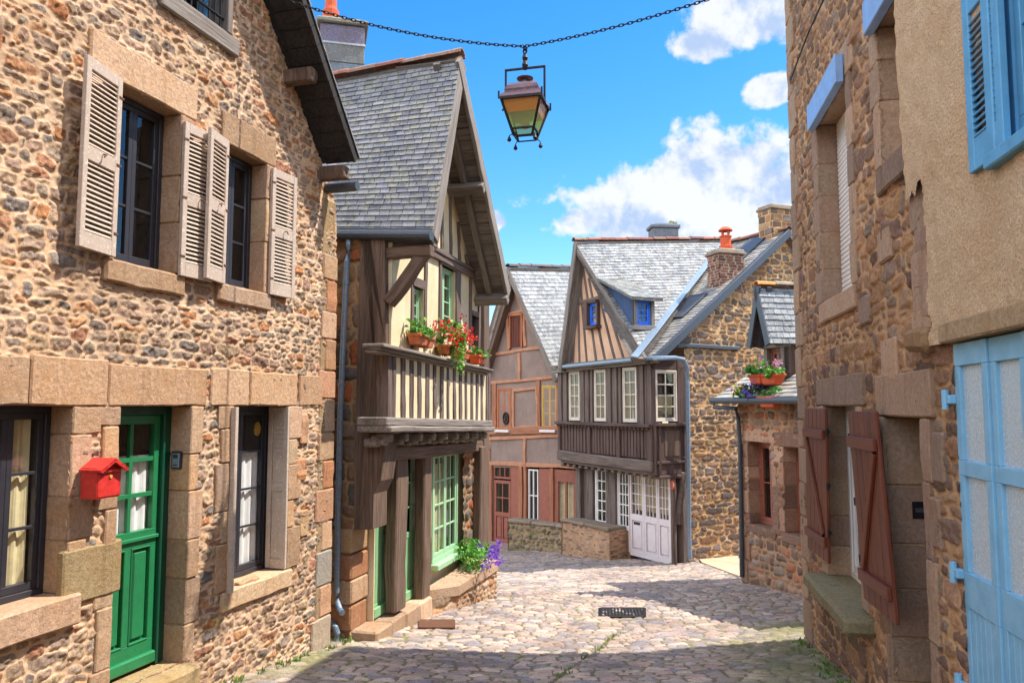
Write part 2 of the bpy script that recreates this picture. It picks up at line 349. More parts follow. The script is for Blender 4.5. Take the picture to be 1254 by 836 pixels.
M['lead'] = m_plain('lead_sheet', srgb('9aa3b0'), .5, .2, scale=8); M['iron'] = m_plain('iron', srgb('2a2628'), .5, .6); M['rust'] = m_plain('rusty_iron', srgb('6a4632'), .7, .3)
M['cheek'] = m_wood('slate_blue_cladding', srgb('3a4c6c'), srgb('4a5f82'), srgb('2c3a54')); M['copper'] = m_plain('dark_copper', srgb('6d5458'), .35, .6, scale=12)
M['terra'] = m_plain('terracotta', srgb('b8643c'), .8, var=.25, scale=12); M['terra_o'] = m_plain('orange_terracotta', srgb('c8532a'), .75, var=.15)
M['slate_h'] = m_slate('grey_slate', rough=.6, la=.6); M['slate_c'] = m_slate('pale_slate', rough=.6, lichen=(.36, .35, .32), la=.6); M['slate_d'] = m_slate('brown_grey_slate', rough=.5)
M['ridge'] = m_tint('ridge_tile', .8, .3, 18); M['leaf'] = m_leaf('leaves'); M['petal'] = m_leaf('petals', .5)
M['glass'] = m_glass('window_glass'); M['glass_f'] = m_plain('frosted_glass', srgb('b2c0c8'), .22, var=.1, scale=70, bs=.5); M['glass_l'] = m_glass('lantern_glass', (.85, .8, .62), .1, .1)
M['amber_pane'] = m_leaf('amber_lantern_pane', .25, srgb('c98a45')); M['amber'] = m_plain('amber_glass', srgb('b9803f'), .3, var=.15, scale=6); M['milk'] = m_plain('milky_green_glass', srgb('a9c79a'), .3, var=.15)
M['curtain'] = m_plain('white_curtain', srgb('efecec'), .9, var=.08, scale=8); M['curtain_y'] = m_plain('cream_curtain', srgb('dccba2'), .9, var=.15, scale=8)
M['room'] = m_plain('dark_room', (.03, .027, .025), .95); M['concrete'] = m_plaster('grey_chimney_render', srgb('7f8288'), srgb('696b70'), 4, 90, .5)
M['tint'] = m_tint('mixed_paint'); M['dirt'] = m_plaster('earth', srgb('7a6a52'), srgb('6a5c46'), .8, 20, .5, .05); M['slab'] = m_plaster('pale_paving', srgb('c9b294'), srgb('b59c7c'), 1.5, 70, .4)

# ------------------------------------------------------------------ shared building parts
def gtint(k=None):
    p = [srgb(x) for x in ('c8a585', 'bd9a7a', 'cdad8a', 'b89676', 'c4a083', 'b0937a', 'c9a27c')] if k is None else [srgb(x) for x in k]
    a = rnd.choice(p); f = rnd.uniform(.85, 1.12); return tuple(x * f for x in a)
def opening_blocks(mb, pl, u0, u1, v0, v1, rec, jw=(.14, .28), lint=None, sill=None, pal=None, proud=.014, mortar=srgb('caa67c'), left=True, right=True, jh=(.24, .42), sill_proud=.018, lint_u=None):
    """dressed blocks round an opening: jambs reach back into the reveal"""
    g = .008
    for side, on in ((-1, left), (1, right)):
        if not on: continue
        e = u0 if side < 0 else u1
        v = v0; k = rnd.random() < .5
        while v < v1 - .02:
            h = min(rnd.uniform(*jh), v1 - v)
            if v1 - v - h < .12: h = v1 - v
            w = rnd.uniform(jw[0], jw[0] + .05) if k else rnd.uniform(jw[1] - .06, jw[1]); k = not k
            mb.box(pl, e, e + side * w, v + g / 2, v + h - g / 2, -rec - .08, proud + rnd.uniform(-.004, .005), .008, gtint(pal), seg=3, wob=.004)
            v += h
        mb.box(pl, e + side * .012, e + side * (jw[0] - .01), v0, v1, -rec - .06, proud - .010, .002, mortar)
    if lint:
        a, b = lint_u or (u0 - jw[1], u1 + jw[1])
        mb.box(pl, a, b, v1 + .004, v1 + lint, -rec - .08, proud + .003, .01, gtint(pal), seg=5, wob=.004)
    if sill:
        mb.box(pl, u0 - .1, u1 + .1, v0 - sill, v0 - .004, -rec - .08, proud + sill_proud, .014, gtint(pal), seg=5, wob=.005)

def leaf(fr, gl, pl, u0, u1, v0, v1, d0, d1, rows, mun=.022, bd=None, tint=(1, 1, 1)):
    """joinery leaf: rows = [(v0,v1,[(u0,u1,kind,nx,ny)...])] as fractions, bottom up"""
    W = u1 - u0; H = v1 - v0; dm = (d0 + d1) / 2; pv = 0.
    for (a, b, cells) in rows:
        fr.box(pl, u0, u1, v0 + pv * H, v0 + a * H, d0, d1, .003, tint)
        pu = 0.
        for (c, d, kind, nx, ny) in cells:
            fr.box(pl, u0 + pu * W, u0 + c * W, v0 + a * H, v0 + b * H, d0 + .001, d1 - .001, .003, tint); pu = d
            x0, x1, y0, y1 = u0 + c * W, u0 + d * W, v0 + a * H, v0 + b * H
            if kind == 'g':
                gl.quad(pl.P(x0, y0, dm), pl.P(x1, y0, dm), pl.P(x1, y1, dm), pl.P(x0, y1, dm))
                for i in range(1, nx): x = x0 + (x1 - x0) * i / nx; fr.box(pl, x - mun / 2, x + mun / 2, y0, y1, dm - .012, d1 - .006, .002, tint)
                for j in range(1, ny): y = y0 + (y1 - y0) * j / ny; fr.box(pl, x0, x1, y - mun / 2, y + mun / 2, dm - .011, d1 - .007, .002, tint)
            elif kind == 'p':
                fr.box(pl, x0, x1, y0, y1, d0 + .004, d0 + (d1 - d0) * .35, .001, tint); m = min(.035, (x1 - x0) * .2)
                for (p, q, r, s) in ((x0, x1, y0, y0 + .014), (x0, x1, y1 - .014, y1), (x0, x0 + .014, y0, y1), (x1 - .014, x1, y0, y1)): fr.box(pl, p, q, r, s, d0 + .005, d1 + .006, .004, tint)
                fr.box(pl, x0 + m, x1 - m, y0 + m, y1 - m, d0 + .005, d1 - .004, .01, tint)
            elif kind == 'b':
                n = max(1, nx)
                for i in range(n): fr.box(pl, x0 + (x1 - x0) * i / n + .0025, x0 + (x1 - x0) * (i + 1) / n - .0025, y0, y1, d0 + .004, d1 - .007, .005, tint)
                fr.box(pl, x0, x1, y0, y1, d0 + .002, d0 + .004 + (d1 - d0) * .25, .001, tint)
        fr.box(pl, u0 + pu * W, u1, v0 + a * H, v0 + b * H, d0 + .001, d1 - .001, .003, tint)
        pv = b
    fr.box(pl, u0, u1, v0 + pv * H, v1, d0, d1, .003, tint)

def curtain_mb(pl, u0, u1, v0, v1, d, amp=.02, wl=.09):
    mb = MB(); n = max(8, int((u1 - u0) / .012)); vs = []; ph = rnd.random() * 6
    for i in range(n + 1):
        u = u0 + (u1 - u0) * i / n; o = amp * math.sin(u / wl * 6.28 + ph + math.sin(u * 9)) 
        vs += [pl.P(u, v0, d + o * 1.3), pl.P(u, v1, d + o * .7)]
    mb.add(vs, [(2 * i, 2 * i + 2, 2 * i + 3, 2 * i + 1) for i in range(n)]); return mb

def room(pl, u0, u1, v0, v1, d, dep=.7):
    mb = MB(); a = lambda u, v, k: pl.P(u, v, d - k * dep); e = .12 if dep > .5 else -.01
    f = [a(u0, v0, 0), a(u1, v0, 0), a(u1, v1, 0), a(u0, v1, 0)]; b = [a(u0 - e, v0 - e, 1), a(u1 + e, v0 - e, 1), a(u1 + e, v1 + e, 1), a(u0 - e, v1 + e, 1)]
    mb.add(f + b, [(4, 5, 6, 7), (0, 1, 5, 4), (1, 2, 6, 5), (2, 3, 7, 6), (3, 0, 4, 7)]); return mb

def window(pl, u0, u1, v0, v1, rec, parent, mat, nx=1, ny=4, leaves=2, fw=.045, sw=.04, mun=.02, curtain=None, cv=1., glass='glass', name='window', dep=.7, label=None, cu=(0, 1)):
    fr = MB(); gl = MB(); d1 = -rec; d0 = -rec - .06
    for (a, b, c, d) in ((u0, u1, v0, v0 + fw), (u0, u1, v1 - fw, v1), (u0, u0 + fw, v0 + fw, v1 - fw), (u1 - fw, u1, v0 + fw, v1 - fw)): fr.box(pl, a, b, c, d, d0, d1, .004)
    a0, a1, b0, b1 = u0 + fw, u1 - fw, v0 + fw, v1 - fw; w = (a1 - a0) / leaves
    for i in range(leaves):
        x0 = a0 + i * w + .001; x1 = a0 + (i + 1) * w - .001; s = sw / (x1 - x0); q = sw / (b1 - b0)
        leaf(fr, gl, pl, x0, x1, b0 + .001, b1 - .001, d0 + .008, d1 - .012, [(q * 1.3, 1 - q, [(s, 1 - s, 'g', nx, ny)])], mun)
    w_ = obj(name, fr, mat, parent, label=label)
    if gl.v: obj('glass', gl, M[glass], w_)
    if curtain: obj('curtain', curtain_mb(pl, a0 + (a1 - a0) * cu[0], a0 + (a1 - a0) * cu[1], b0, b0 + (b1 - b0) * cv, d0 - .012, .012), M[curtain], w_)
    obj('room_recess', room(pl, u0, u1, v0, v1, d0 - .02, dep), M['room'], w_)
    return w_

def slates(mb, P00, P10, P11, P01, w=.2, h=.13, clip=None, pal=('727377', '7b7b7f', '6b6c72', '7f7e7e', '767474'), th=.008, lift=.012, jit=.004):
    """P00-P10 eave, P01-P11 ridge; clip(s,t) in 0..1"""
    P00, P10, P11, P01 = map(Vector, (P00, P10, P11, P01)); n = (P10 - P00).cross(P01 - P00).normalized()
    if n.z < 0: n = -n
    L = max((P10 - P00).length, (P11 - P01).length); Hh = max((P01 - P00).length, (P11 - P10).length); rows = int(Hh / h) + 1; pc = [srgb(x) for x in pal]
    bil = lambda s, t: (P00 * (1 - s) + P10 * s) * (1 - t) + (P01 * (1 - s) + P11 * s) * t
    for r in range(rows):
        t0 = r / rows; t1 = (r + 1.25) / rows; x = -rnd.random() * w
        while x < L:
            ww = w * rnd.uniform(.7, 1.3); s0 = max(0, x / L); s1 = min(1, (x + ww - .007) / L); x += ww
            if s1 <= s0: continue
            j = rnd.uniform(-jit, jit) / Hh; k = rnd.uniform(0, .007); ta = max(t0 + j, 0); tb = min(t1, 1); sa, sb, sc, sd = s0, s1, s1, s0
            if clip:
                l0, h0 = clip(ta); l1, h1 = clip(tb); sa = min(max(s0, l0), h0); sb = min(max(s1, l0), h0); sc = min(max(s1, l1), h1); sd = min(max(s0, l1), h1)
                if sb - sa < .01 / L and sc - sd < .01 / L: continue
            a, b, c, d = bil(sa, ta), bil(sb, ta), bil(sc, tb), bil(sd, tb)
            up = n * (lift + th + k); u2 = n * th
            f = rnd.uniform(.82, 1.18); tc = tuple(q * f for q in rnd.choice(pc))
            mb.add([a + up, b + up, c + u2, d + u2, a + n * .001, b + n * .001, c, d], [(0, 1, 2, 3), (0, 4, 5, 1), (0, 3, 7, 4), (1, 5, 6, 2)], None, tc)
    return n

def ridge_tiles(mb, p0, p1, r=.1, L=.33, pal=('8f5a48', '7f4f42', '9a6450', '74504a', '8a6a58')):
    p0 = Vector(p0); p1 = Vector(p1); d = p1 - p0; n = max(1, int(d.length / L)); t = d.normalized(); sd = t.cross(Vector((0, 0, 1))).normalized(); up = sd.cross(t)
    pc = [srgb(x) for x in pal]
    for i in range(n):
        a = p0 + d * (i / n) - t * .02; b = p0 + d * ((i + 1) / n) + t * .015; vs = []; K = 7; ra = r * rnd.uniform(.95, 1.08); jz = rnd.uniform(-.008, .008)
        for q, (p, rr) in enumerate(((a, ra * 1.08), (b, ra * .94), (a, ra * .9), (b, ra * .78))):
            for k in range(K): g = math.pi * k / (K - 1); vs.append(p + sd * math.cos(g) * rr + up * (math.sin(g) * rr * .8 - r * .25 + jz))
        fs = [(k, k + 1, K + k + 1, K + k) for k in range(K - 1)] + [(k, k + 1, 2 * K + k + 1, 2 * K + k) for k in range(K - 1)] + [(K + k, K + k + 1, 3 * K + k + 1, 3 * K + k) for k in range(K - 1)] + [(2 * K + k, 2 * K + k + 1, 3 * K + k + 1, 3 * K + k) for k in range(K - 1)]
        f = rnd.uniform(.8, 1.15); mb.add(vs, fs, None, tuple(x * f for x in rnd.choice(pc)))

def foliage(mb, c, rad, n, size, pal, flat=.0, droop=0.):
    c = Vector(c); pc = [srgb(x) for x in pal]; clumps = [Vector((rnd.gauss(0, .45), rnd.gauss(0, .45), rnd.gauss(0, .45))) for _ in range(max(3, n // 40))]
    for _ in range(n):
        k = rnd.choice(clumps); q = k + Vector((rnd.gauss(0, .28), rnd.gauss(0, .28), rnd.gauss(0, .28)))
        if q.length > 1.15: q *= 1.1 / q.length
        p = c + Vector((q.x * rad[0], q.y * rad[1], q.z * rad[2] - droop * (q.x * q.x + q.y * q.y)))
        s = size * rnd.uniform(.6, 1.3); a = Vector((rnd.gauss(0, 1), rnd.gauss(0, 1), rnd.gauss(0, 1))).normalized(); nn = Vector((rnd.gauss(0, .7), rnd.gauss(0, .7), .8)).normalized(); b = nn.cross(a).normalized(); a = b.cross(nn)
        f = rnd.uniform(.75, 1.25); cv = nn * s * .15
        mb.add([p - a * s * .5, p - a * s * .1 + b * s * .36 + cv, p + a * s * .3 + b * s * .28 + cv, p + a * s * .6, p + a * s * .3 - b * s * .28 + cv, p - a * s * .1 - b * s * .36 + cv], [(0, 1, 2, 3), (0, 3, 4, 5)], None, tuple(x * f for x in rnd.choice(pc)))
def blossoms(mb, c, rad, n, size, pal):
    c = Vector(c); pc = [srgb(x) for x in pal]; heads = [Vector((rnd.uniform(-1, 1), rnd.uniform(-1, 1), rnd.uniform(-.6, 1))) for _ in range(max(2, n // 9))]
    for _ in range(n):
        q = rnd.choice(heads); p = c + Vector((q.x * rad[0], q.y * rad[1], q.z * rad[2])) + Vector((rnd.gauss(0, 1), rnd.gauss(0, 1), rnd.gauss(0, 1))) * size * .8
        nn = Vector((rnd.gauss(0, .8), rnd.gauss(-.5, .8), rnd.gauss(.5, .6))).normalized(); a = nn.orthogonal().normalized(); b = nn.cross(a); col = rnd.choice(pc); f = rnd.uniform(.8, 1.15); col = tuple(x * f for x in col)
        vs = [p - nn * size * .15]
        for k in range(10):
            g = k * math.pi / 5; rr = size * (.55 if k % 2 else .3); vs.append(p + (a * math.cos(g) + b * math.sin(g)) * rr)
        mb.add(vs, [(0, 1 + k, 1 + (k + 1) % 10) for k in range(10)], None, col)
# ================================================================== ground
def ghit(px, py):
    r = ray(px, py); a, b = 2., 60.
    for _ in range(50):
        m = (a + b) / 2; p = EYE + r * (m / r.y)
        if p.z > float(gz(p.x, p.y)): a = m
        else: b = m
    p = EYE + r * (a / r.y); return Vector((p.x, p.y, float(gz(p.x, p.y))))
PALC = [srgb(x) for x in ('b39e8c', 'a5938a', '988880', 'b9a392', 'bda998', '91888a', 'aa9888', 'b5998c', '9f938c', 'c1ab9a')]
def street_map(U, V, N):
    xc = .62 + .36 * (V - 8); Y = V - .10 * np.abs(U - xc) + .04 * np.sin(U * 1.7); return U, Y, gz(U, Y) + N
for (x0, x1, y0, y1, sx, sy, sd) in ((-3.3, 6.2, 5.3, 13.4, .02, .015, 5), (-2.6, 8.2, 13.25, 27., .034, .027, 6)):
    m_ = masonry(x0, x1, y0, y1, sx, (.098, .12), (.13, .26), PALC, mort=.007, depth=.019, p=8, jit=.02, warp=.008, seed=sd, r=.022, tall=.0, sv=sy, rough=.005, gap=1.45)
    m_[2][...] += (-.005 if sd == 5 else -.016) + .012 * vnoise(m_[0] / .7, m_[1] / .7, 55)
    prox = np.clip(1.2 - (1.6765 + .1815 * m_[1] - m_[0]), 0, 1) * (m_[1] < 10.5) + np.clip(.5 - np.abs(m_[0] + 1.9 - .1 * (m_[1] - 8.5)), 0, .4) * (m_[1] < 13)
    mo = np.clip(prox * (1.1 + .9 * vnoise(m_[0] / .16, m_[1] / .16, 77)) * (.5 + .8 * np.clip(vnoise(m_[0] / .5, m_[1] / .5, 78) + .4, 0, 1)), 0, .75)[..., None]
    m_[4][...] = m_[4] * (1 - mo) + np.array(srgb('77774a')) * mo
    ch = (np.abs(m_[0] - .62 - .36 * (m_[1] - 8)) < .022) & (m_[1] < 10.1); m_[3][ch] = 0; m_[2][ch] -= .012
    tag(relief('cobbled_street', m_, street_map, M['cobble']), kind='structure', label='worn cobbled street sloping down between the old houses')
mb = MB(); gx = [-90, -40, -15, -6, -3, 0, 3, 6, 9, 15, 40, 90]; gy = [-60, -20, -6, 0, 3, 6, 8, 9, 11, 14, 18, 22, 27, 40, 80, 160, 400]
mb.add([(x, y, float(gz(x, y)) - .12) for y in gy for x in gx], [(j * len(gx) + i, j * len(gx) + i + 1, (j + 1) * len(gx) + i + 1, (j + 1) * len(gx) + i) for j in range(len(gy) - 1) for i in range(len(gx) - 1)])
tag(obj('ground', mb, M['dirt']), kind='structure', label='bare earth ground under and around the village street')

# ================================================================== left stone house
dL = Vector((.2926, 1.0035, 0)).normalized()
pt = ray(235, 497); pt = Vector((pt.x, pt.y, 0)) * (6.3 / pt.y)
L = Pl(pt, dL); u_, _ = L.hit(408, 497); L = Pl(pt + dL * u_, dL)
HL = thing('stone_house', 'tall sunlit rubble stone gable house with taupe louvred shutters and a green door', 'house', (L.o.x, L.o.y, -1.0))
OVH = .36; uE, vE_ = L.hit(437, 216, OVH); uF, vF = L.hit(366, 0, OVH); mL = (vF - vE_) / (uE - uF); vE = vE_ + uE * mL
gable = lambda U, V: V < vE + (0.02 - U) * mL
O = {}
def rect(pl, xl, xr, yb, yt, xb=None, xt=None, ymid=None):
    ym = (yb + yt) / 2 if ymid is None else ymid; u0 = pl.hit(xl, ym)[0]; u1 = pl.hit(xr, ym)[0]; return u0, u1, pl.hit(xb or xr, yb)[1], pl.hit(xt or xr, yt)[1]
O['win1'] = rect(L, 143, 217, 336, 138); O['win2'] = rect(L, 276, 324, 359, 200)
O['gr'] = rect(L, 283, 351, 696, 497); O['door'] = rect(L, 147, 234, 497, 497); O['gl'] = rect(L, -75, 84, 727, 497, ymid=600)
O['attic'] = rect(L, 208, 276, 40, -130, ymid=20)
REC = .2
u0, u1, _, _ = O['door']; vd = L.hit(140, 832, -REC)[1]; O['door'] = (u0, u1, vd, EZ)
PALL = [srgb(x) for x in ('a58a72', 'b39478', '948272', 'ad9079', 'bd8258', 'b28064', '8c7e73', 'b69878', 'a6907c', 'b9967a', '9c8572', 'bd8b64', 'a5846f', 'ab8d77', '988473', 'b0937c', 'a88d78')]
def holes(U, V, ol, m=.0):
    k = np.ones(U.shape, bool)
    for (a, b, c, d) in ol: k &= ~((U > a - m) & (U < b + m) & (V > c - m) & (V < d + m))
    return k
ol = list(O.values()); uN = L.hit(-25, 497)[0]
m_ = masonry(uN, .0, -1.15, vE + 4.2, .0095, (.036, .092), (.07, .26), PALL, mort=.006, depth=.0115, seed=2, r=.011, warp=.017, tall=.2, p=2.6, rough=.011, gap=1.6, jit=.13)
relief('wall', m_, L.shift(-.011).Parr, M['rub_l'], HL, lambda U, V: holes(U, V, ol) & gable(U, V))
m_ = masonry(uN - 5.2, uN, -1.15, vE + 5.5, .05, (.08, .14), (.14, .3), PALL, mort=.012, depth=.03, seed=3)
relief('wall', m_, L.Parr, M['rub_l'], HL, lambda U, V: holes(U, V, ol) & (V < vE + (.02 - U) * mL) & (V < vE + (U + 7.2) * mL))
# far return wall
mb = MB(); mb.box(Pl(L.o, -L.n, dL), .0, 6, -1.2, vE + .05, -.3, -.005, .02, srgb('a58a66')); obj('return_wall', mb, M['granite'], HL)
# dressed stone
for k, h, j in (('win1', .28, .17), ('win2', .28, .16)):
    mb = MB(); a, b, c, d = O[k]; opening_blocks(mb, L, a, b, c, d, .17, (.12, .2), h, j, lint_u=(a - .3 if k == 'win1' else a - .09, b + .19 if k == 'win1' else b + .14), jh=(.3, .5)); obj('window_surround', mb, M['granite'], HL)
a, b, c, d = O['attic']
mb = MB(); mb.box(L, a - .12, b + .18, c - .16, c, -.25, .03, .012); mb.box(L, b, b + .07, c, d, -.25, .03, .006); mb.box(L, a - .07, a, c, d, -.25, .03, .006)
obj('attic_window_frame', mb, M['timber_g'], HL)
mb = MB()
for k in range(9): mb.bar(L.P(a + (b - a) * (k + .5) / 9, c, -.02), L.P(a + (b - a) * (k + .5) / 9, d, -.02), .014, .014)
for q in (.12, .32): mb.bar(L.P(a, c + q, -.02), L.P(b, c + q, -.02), .025, .02)
obj('attic_railing', mb, M['iron'], HL)
window(L, a, b, c, d, .16, HL, M['blue_s'], 1, 3, 2)
mb = MB(); vb = EZ + .31
for (p, q) in ((-78, 33), (33, 130), (130.5, 252), (257, 304), (304.5, 363), (365, 394)):
    x0 = L.hit(p, 497)[0]; x1 = L.hit(q, 497)[0]; mb.box(L, x0 + .004, x1 - .004, EZ + .004, vb + rnd.uniform(-.015, .015), -.27, .016 + rnd.uniform(-.004, .004), .01, gtint(('cba684', 'c09a78', 'c8a27e')), seg=6, wob=.005)
obj('lintel_course', mb, M['granite'], HL)
mb = MB()
a, b, c, d = O['door']; opening_blocks(mb, L, a, b, float(gz(-2.6, 6)) - .25, d, REC + .05, (.1, .2), jh=(.26, .42)); vdoor0 = c
mb.box(L, a - .02, b + .03, c - .3, c - .01, -REC - .08, .16, .02, srgb('b59a70'), seg=4, wob=.004)
obj('door_surround', mb, M['granite'], HL)
mb = MB()
a, b, c, d = O['gr']; opening_blocks(mb, L, a, b, c, d, .25, (.12, .24), None, .17, jh=(.24, .46)); obj('window_surround', mb, M['granite'], HL); mb = MB()
a, b, c, d = O['gl']; opening_blocks(mb, L, a, b, c, d, .2, (.13, .26), None, .2, sill_proud=.05); obj('window_surround', mb, M['granite'], HL); mb = MB()
v = -1.1
for (h, w, col) in ((.5, .36, 'b9a48c'), (.32, .22, 'c69a78'), (.36, .3, 'a39a8c'), (.3, .2, 'c9a483'), (.34, .34, 'bb8f70'), (.3, .2, 'bd8460'), (.3, .3, 'b99878'), (.36, .18, 'c3a283'), (.3, .32, 'c59474'), (.34, .2, 'b58a68'), (.3, .28, 'c9a283'), (.34, .2, 'c08a66'), (.28, .28, 'bd9a78')):
    if v + h > vE: h = vE - v - .01
    mb.box(L, -w, .02, v + .006, v + h - .006, -w * .7, .014, .012, srgb(col), seg=3, wob=.005); v += h
    if v > vE - .1: break
obj('quoins', mb, M['granite'], HL)
for (px, py, w, h, col) in ((112, 700, .5, .36, 'a8906a'), (305, 720, .3, .17, 'c59b78'), (372, 525, .14, .3, 'c39673'), (372, 640, .16, .26, 'bd9a72'), (368, 575, .18, .22, 'c58a62')):
    x, y = L.hit(px, py); mb = MB(); mb.box(L, x - w / 2, x + w / 2, y - h / 2, y + h / 2, -.05, .022 if px == 112 else .016, .012, srgb(col), seg=4, wob=.006); obj('dressed_stone', mb, M['granite'], HL)
# windows
a, b, c, d = O['win1']; window(L, a, b, c, d, .15, HL, M['black'], 1, 3, 2, label='black framed upper window beside the widest shutter')
a, b, c, d = O['win2']; window(L, a, b, c, d, .15, HL, M['black'], 1, 3, 2)
a, b, c, d = O['gr']; w_ = window(L, a, b, c, d, .22, HL, M['black'], 1, 4, 2, curtain='curtain', cv=.74)
mb = MB(); x, y = L.hit(316, 525, -.24); mb.tube([L.P(x + .045 * math.cos(t * .524), y + .06 * math.sin(t * .524), -.25) for t in range(13)], .008, 6, cap=False); mb.prism(L, [(x + .03 * math.cos(t * .524), y + .045 * math.sin(t * .524)) for t in range(12)], -.256, -.25); obj('hanging_ornament', mb, M['ochre'], w_)
a, b, c, d = O['gl']; window(L, a, b, c, d, .17, HL, M['black'], 1, 3, 3, curtain='curtain_y', cu=(.45, .93))
# shutters
def louvre(pl, w, h, parent, lean=0., label=None):
    """pl: origin = hinge foot, ex = along leaf"""
    fr = MB(); t = .032; s = .05
    fr.box(pl, 0, s, 0, h, -t, 0, .003); fr.box(pl, w - s, w, 0, h, -t, 0, .003)
    for (a, b) in ((0, .11), (h * .46, h * .46 + .1), (h - .08, h)): fr.box(pl, s, w - s, a, b, -t + .002, -.002, .003)
    for (a, b) in ((.11, h * .46), (h * .46 + .1, h - .08)):
        n = int((b - a) / .034)
        for i in range(n):
            z = a + (i + .5) * (b - a) / n; p0 = pl.P(s - .004, z, -t / 2); p1 = pl.P(w - s + .004, z, -t / 2); e = pl.ex; q = (pl.up * .78 - pl.n * .62).normalized()
            fr.loft(p0, p1, q, e.cross(q), .03, .007, .001)
    o = obj('shutter', fr, M['taupe'], parent, label=label); ir = MB()
    for z in (h * .12, h * .5, h * .88): hi = MB(); hi.box(pl, -.015, .04, z, z + .016, .0, .005, .001); obj('hinge', hi, M['rust'], o)
    ir.tube([pl.P(w * .5, h * .52, .004), pl.P(w * .5, h * .52, .03), pl.P(w * .56, h * .5, .03)], .006, 6)
    obj('shutter_latch', ir, M['rust'], o); return o
def hinge(px, yb, yt, d, ang, sgn, w):
    u, v0 = L.hit(px, yb, d); v1 = L.hit(px, yt, d)[1]; ex = (dL * sgn * math.cos(ang) + L.n * math.sin(ang)).normalized(); n = (L.n * math.cos(ang) - dL * sgn * math.sin(ang)).normalized()
    return Pl(L.P(u, v0, d), ex, n), w, v1 - v0
p, w, h = hinge(142, 315, 92, .05, math.radians(11), -1, .40); louvre(p, w, h, HL, label='widest louvred shutter, swung out from the wall')
p, w, h = hinge(221, 337, 145, .055, math.radians(4), 1, .36); louvre(p, w, h, HL)
p, w, h = hinge(276, 348, 170, .06, math.radians(12), -1, .34); louvre(p, w, h, HL)
p, w, h = hinge(331, 360, 203, .05, math.radians(5), 1, .37); louvre(p, w, h, HL)
a, b, c, d = O['gr']; mb = MB()
rp = Pl(L.P(b - .004, 0, .02), -L.n, -dL)
mb.box(rp, .0, .05, c + .01, d - .01, 0, .03, .003); mb.box(rp, .17, .22, c + .01, d - .01, 0, .03, .003)
for (q, r) in ((c + .01, c + .1), (d - .09, d - .01), ((c + d) / 2 - .04, (c + d) / 2 + .04)): mb.box(rp, .05, .17, q, r, .002, .028, .003)
mb.box(rp, .05, .17, c + .1, d - .09, .006, .016, .002)
for k in range(10): mb.box(rp, .055, .165, d - .14 - k * .045, d - .115 - k * .045, .014, .023, .002)
obj('folded_shutter', mb, M['taupe'], HL)
mb = MB(); mb.box(L, a - .045, a - .004, c - .02, d - .01, -.1, .06, .003); mb.box(L, a - .043, a - .006, c + .4, c + .5, .058, .064, .001); obj('folded_shutter', mb, M['taupe'], HL)
# door
a, b, c, d = O['door']
mb = MB(); mb.box(L, a, a + .06, c, d, -REC - .07, -REC + .02, .006); mb.box(L, b - .085, b, c, d, -REC - .07, -REC + .02, .006); mb.box(L, b - .1, b - .075, c, d - .06, -REC - .03, -REC + .035, .006); mb.box(L, a + .06, b - .085, d - .07, d, -REC - .07, -REC + .02, .006)
obj('door_frame', mb, M['green_d'], HL)
fr = MB(); gl = MB()
leaf(fr, gl, L, a + .062, b - .102, c + .012, d - .072, -REC - .05, -REC, [(.10, .475, [(.1, .45, 'p', 1, 1), (.55, .9, 'p', 1, 1)]), (.54, .965, [(.1, .9, 'g', 2, 3)])], .034)
fr.box(L, a + .06, b - .1, c + .02, c + .11, -REC - .01, -REC + .035, .012); fr.box(L, a + .06, b - .1, c + (d - c) * .485, c + (d - c) * .5, -REC - .01, -REC + .022, .006)
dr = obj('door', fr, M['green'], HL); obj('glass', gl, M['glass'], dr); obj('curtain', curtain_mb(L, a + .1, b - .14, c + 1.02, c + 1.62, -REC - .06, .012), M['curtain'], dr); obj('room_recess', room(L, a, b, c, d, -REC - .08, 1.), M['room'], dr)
mb = MB(); mb.tube([L.P(a + .1, c + .98, -REC), L.P(a + .1, c + .98, -REC + .05), L.P(a + .18, c + .98, -REC + .05)], .01, 8); obj('door_handle', mb, M['rust'], dr)
# roof with overhanging verge
up = lambda u, v, o: (u - 0, v + o)
apex = (-3.6, vE + 3.6 * mL); sl = math.hypot(1, mL); nx, nv = mL / sl, 1 / sl
mb = MB(); A0 = (uE - .09, vE + (.02 - uE + .09) * mL); t0 = .06; t1 = .17
for (d0, d1, tt0, tt1) in ((-7, .36, .05, .1),):
    mb.prism(L, [(A0[0] + nx * tt0, A0[1] + nv * tt0), (A0[0] + nx * tt1, A0[1] + nv * tt1), (apex[0], apex[1] + sl * tt1), (-7.2 - A0[0] - nx * tt1, A0[1] + nv * tt1), (-7.2 - A0[0] - nx * tt0, A0[1] + nv * tt0), (apex[0], apex[1] + sl * tt0)], d0, d1)
rf = obj('roof', mb, M['soffit'], HL)
mb = MB()
P = lambda u, v, d, o: L.P(u + nx * o, v + nv * o, d)
slates(mb, P(*A0, -7, .1), P(*A0, .4, .1), L.P(apex[0], apex[1] + sl * .1, .4), L.P(apex[0], apex[1] + sl * .1, -7), .22, .16)
obj('roof_slates', mb, M['slate_h'], HL)
mb = MB()
for k in range(28):
    f0 = k / 28; f1 = (k + .97) / 28; q = lambda f, o: (A0[0] * (1 - f) + apex[0] * f + nx * o, A0[1] * (1 - f) + apex[1] * f + nv * o)
    mb.prism(L, [q(f0, .025), q(f1, .03), q(f1, .05), q(f0, .05)], .03, .355)
    mb.prism(L, [q(f0, -.0), q(f1, .005), q(f1, .13), q(f0, .125)], .36, .385)
obj('soffit_boards', mb, M['soffit'], HL)
for (px, py) in ((386, 90), (425, 209)):
    x, y = L.hit(px, py, .3); mb = MB(); mb.box(L, x - .07, x + .05, y - .09, y + .05, -.1, .3, .012, seg=3, wob=.006); obj('purlin_end', mb, M['timber'], HL)

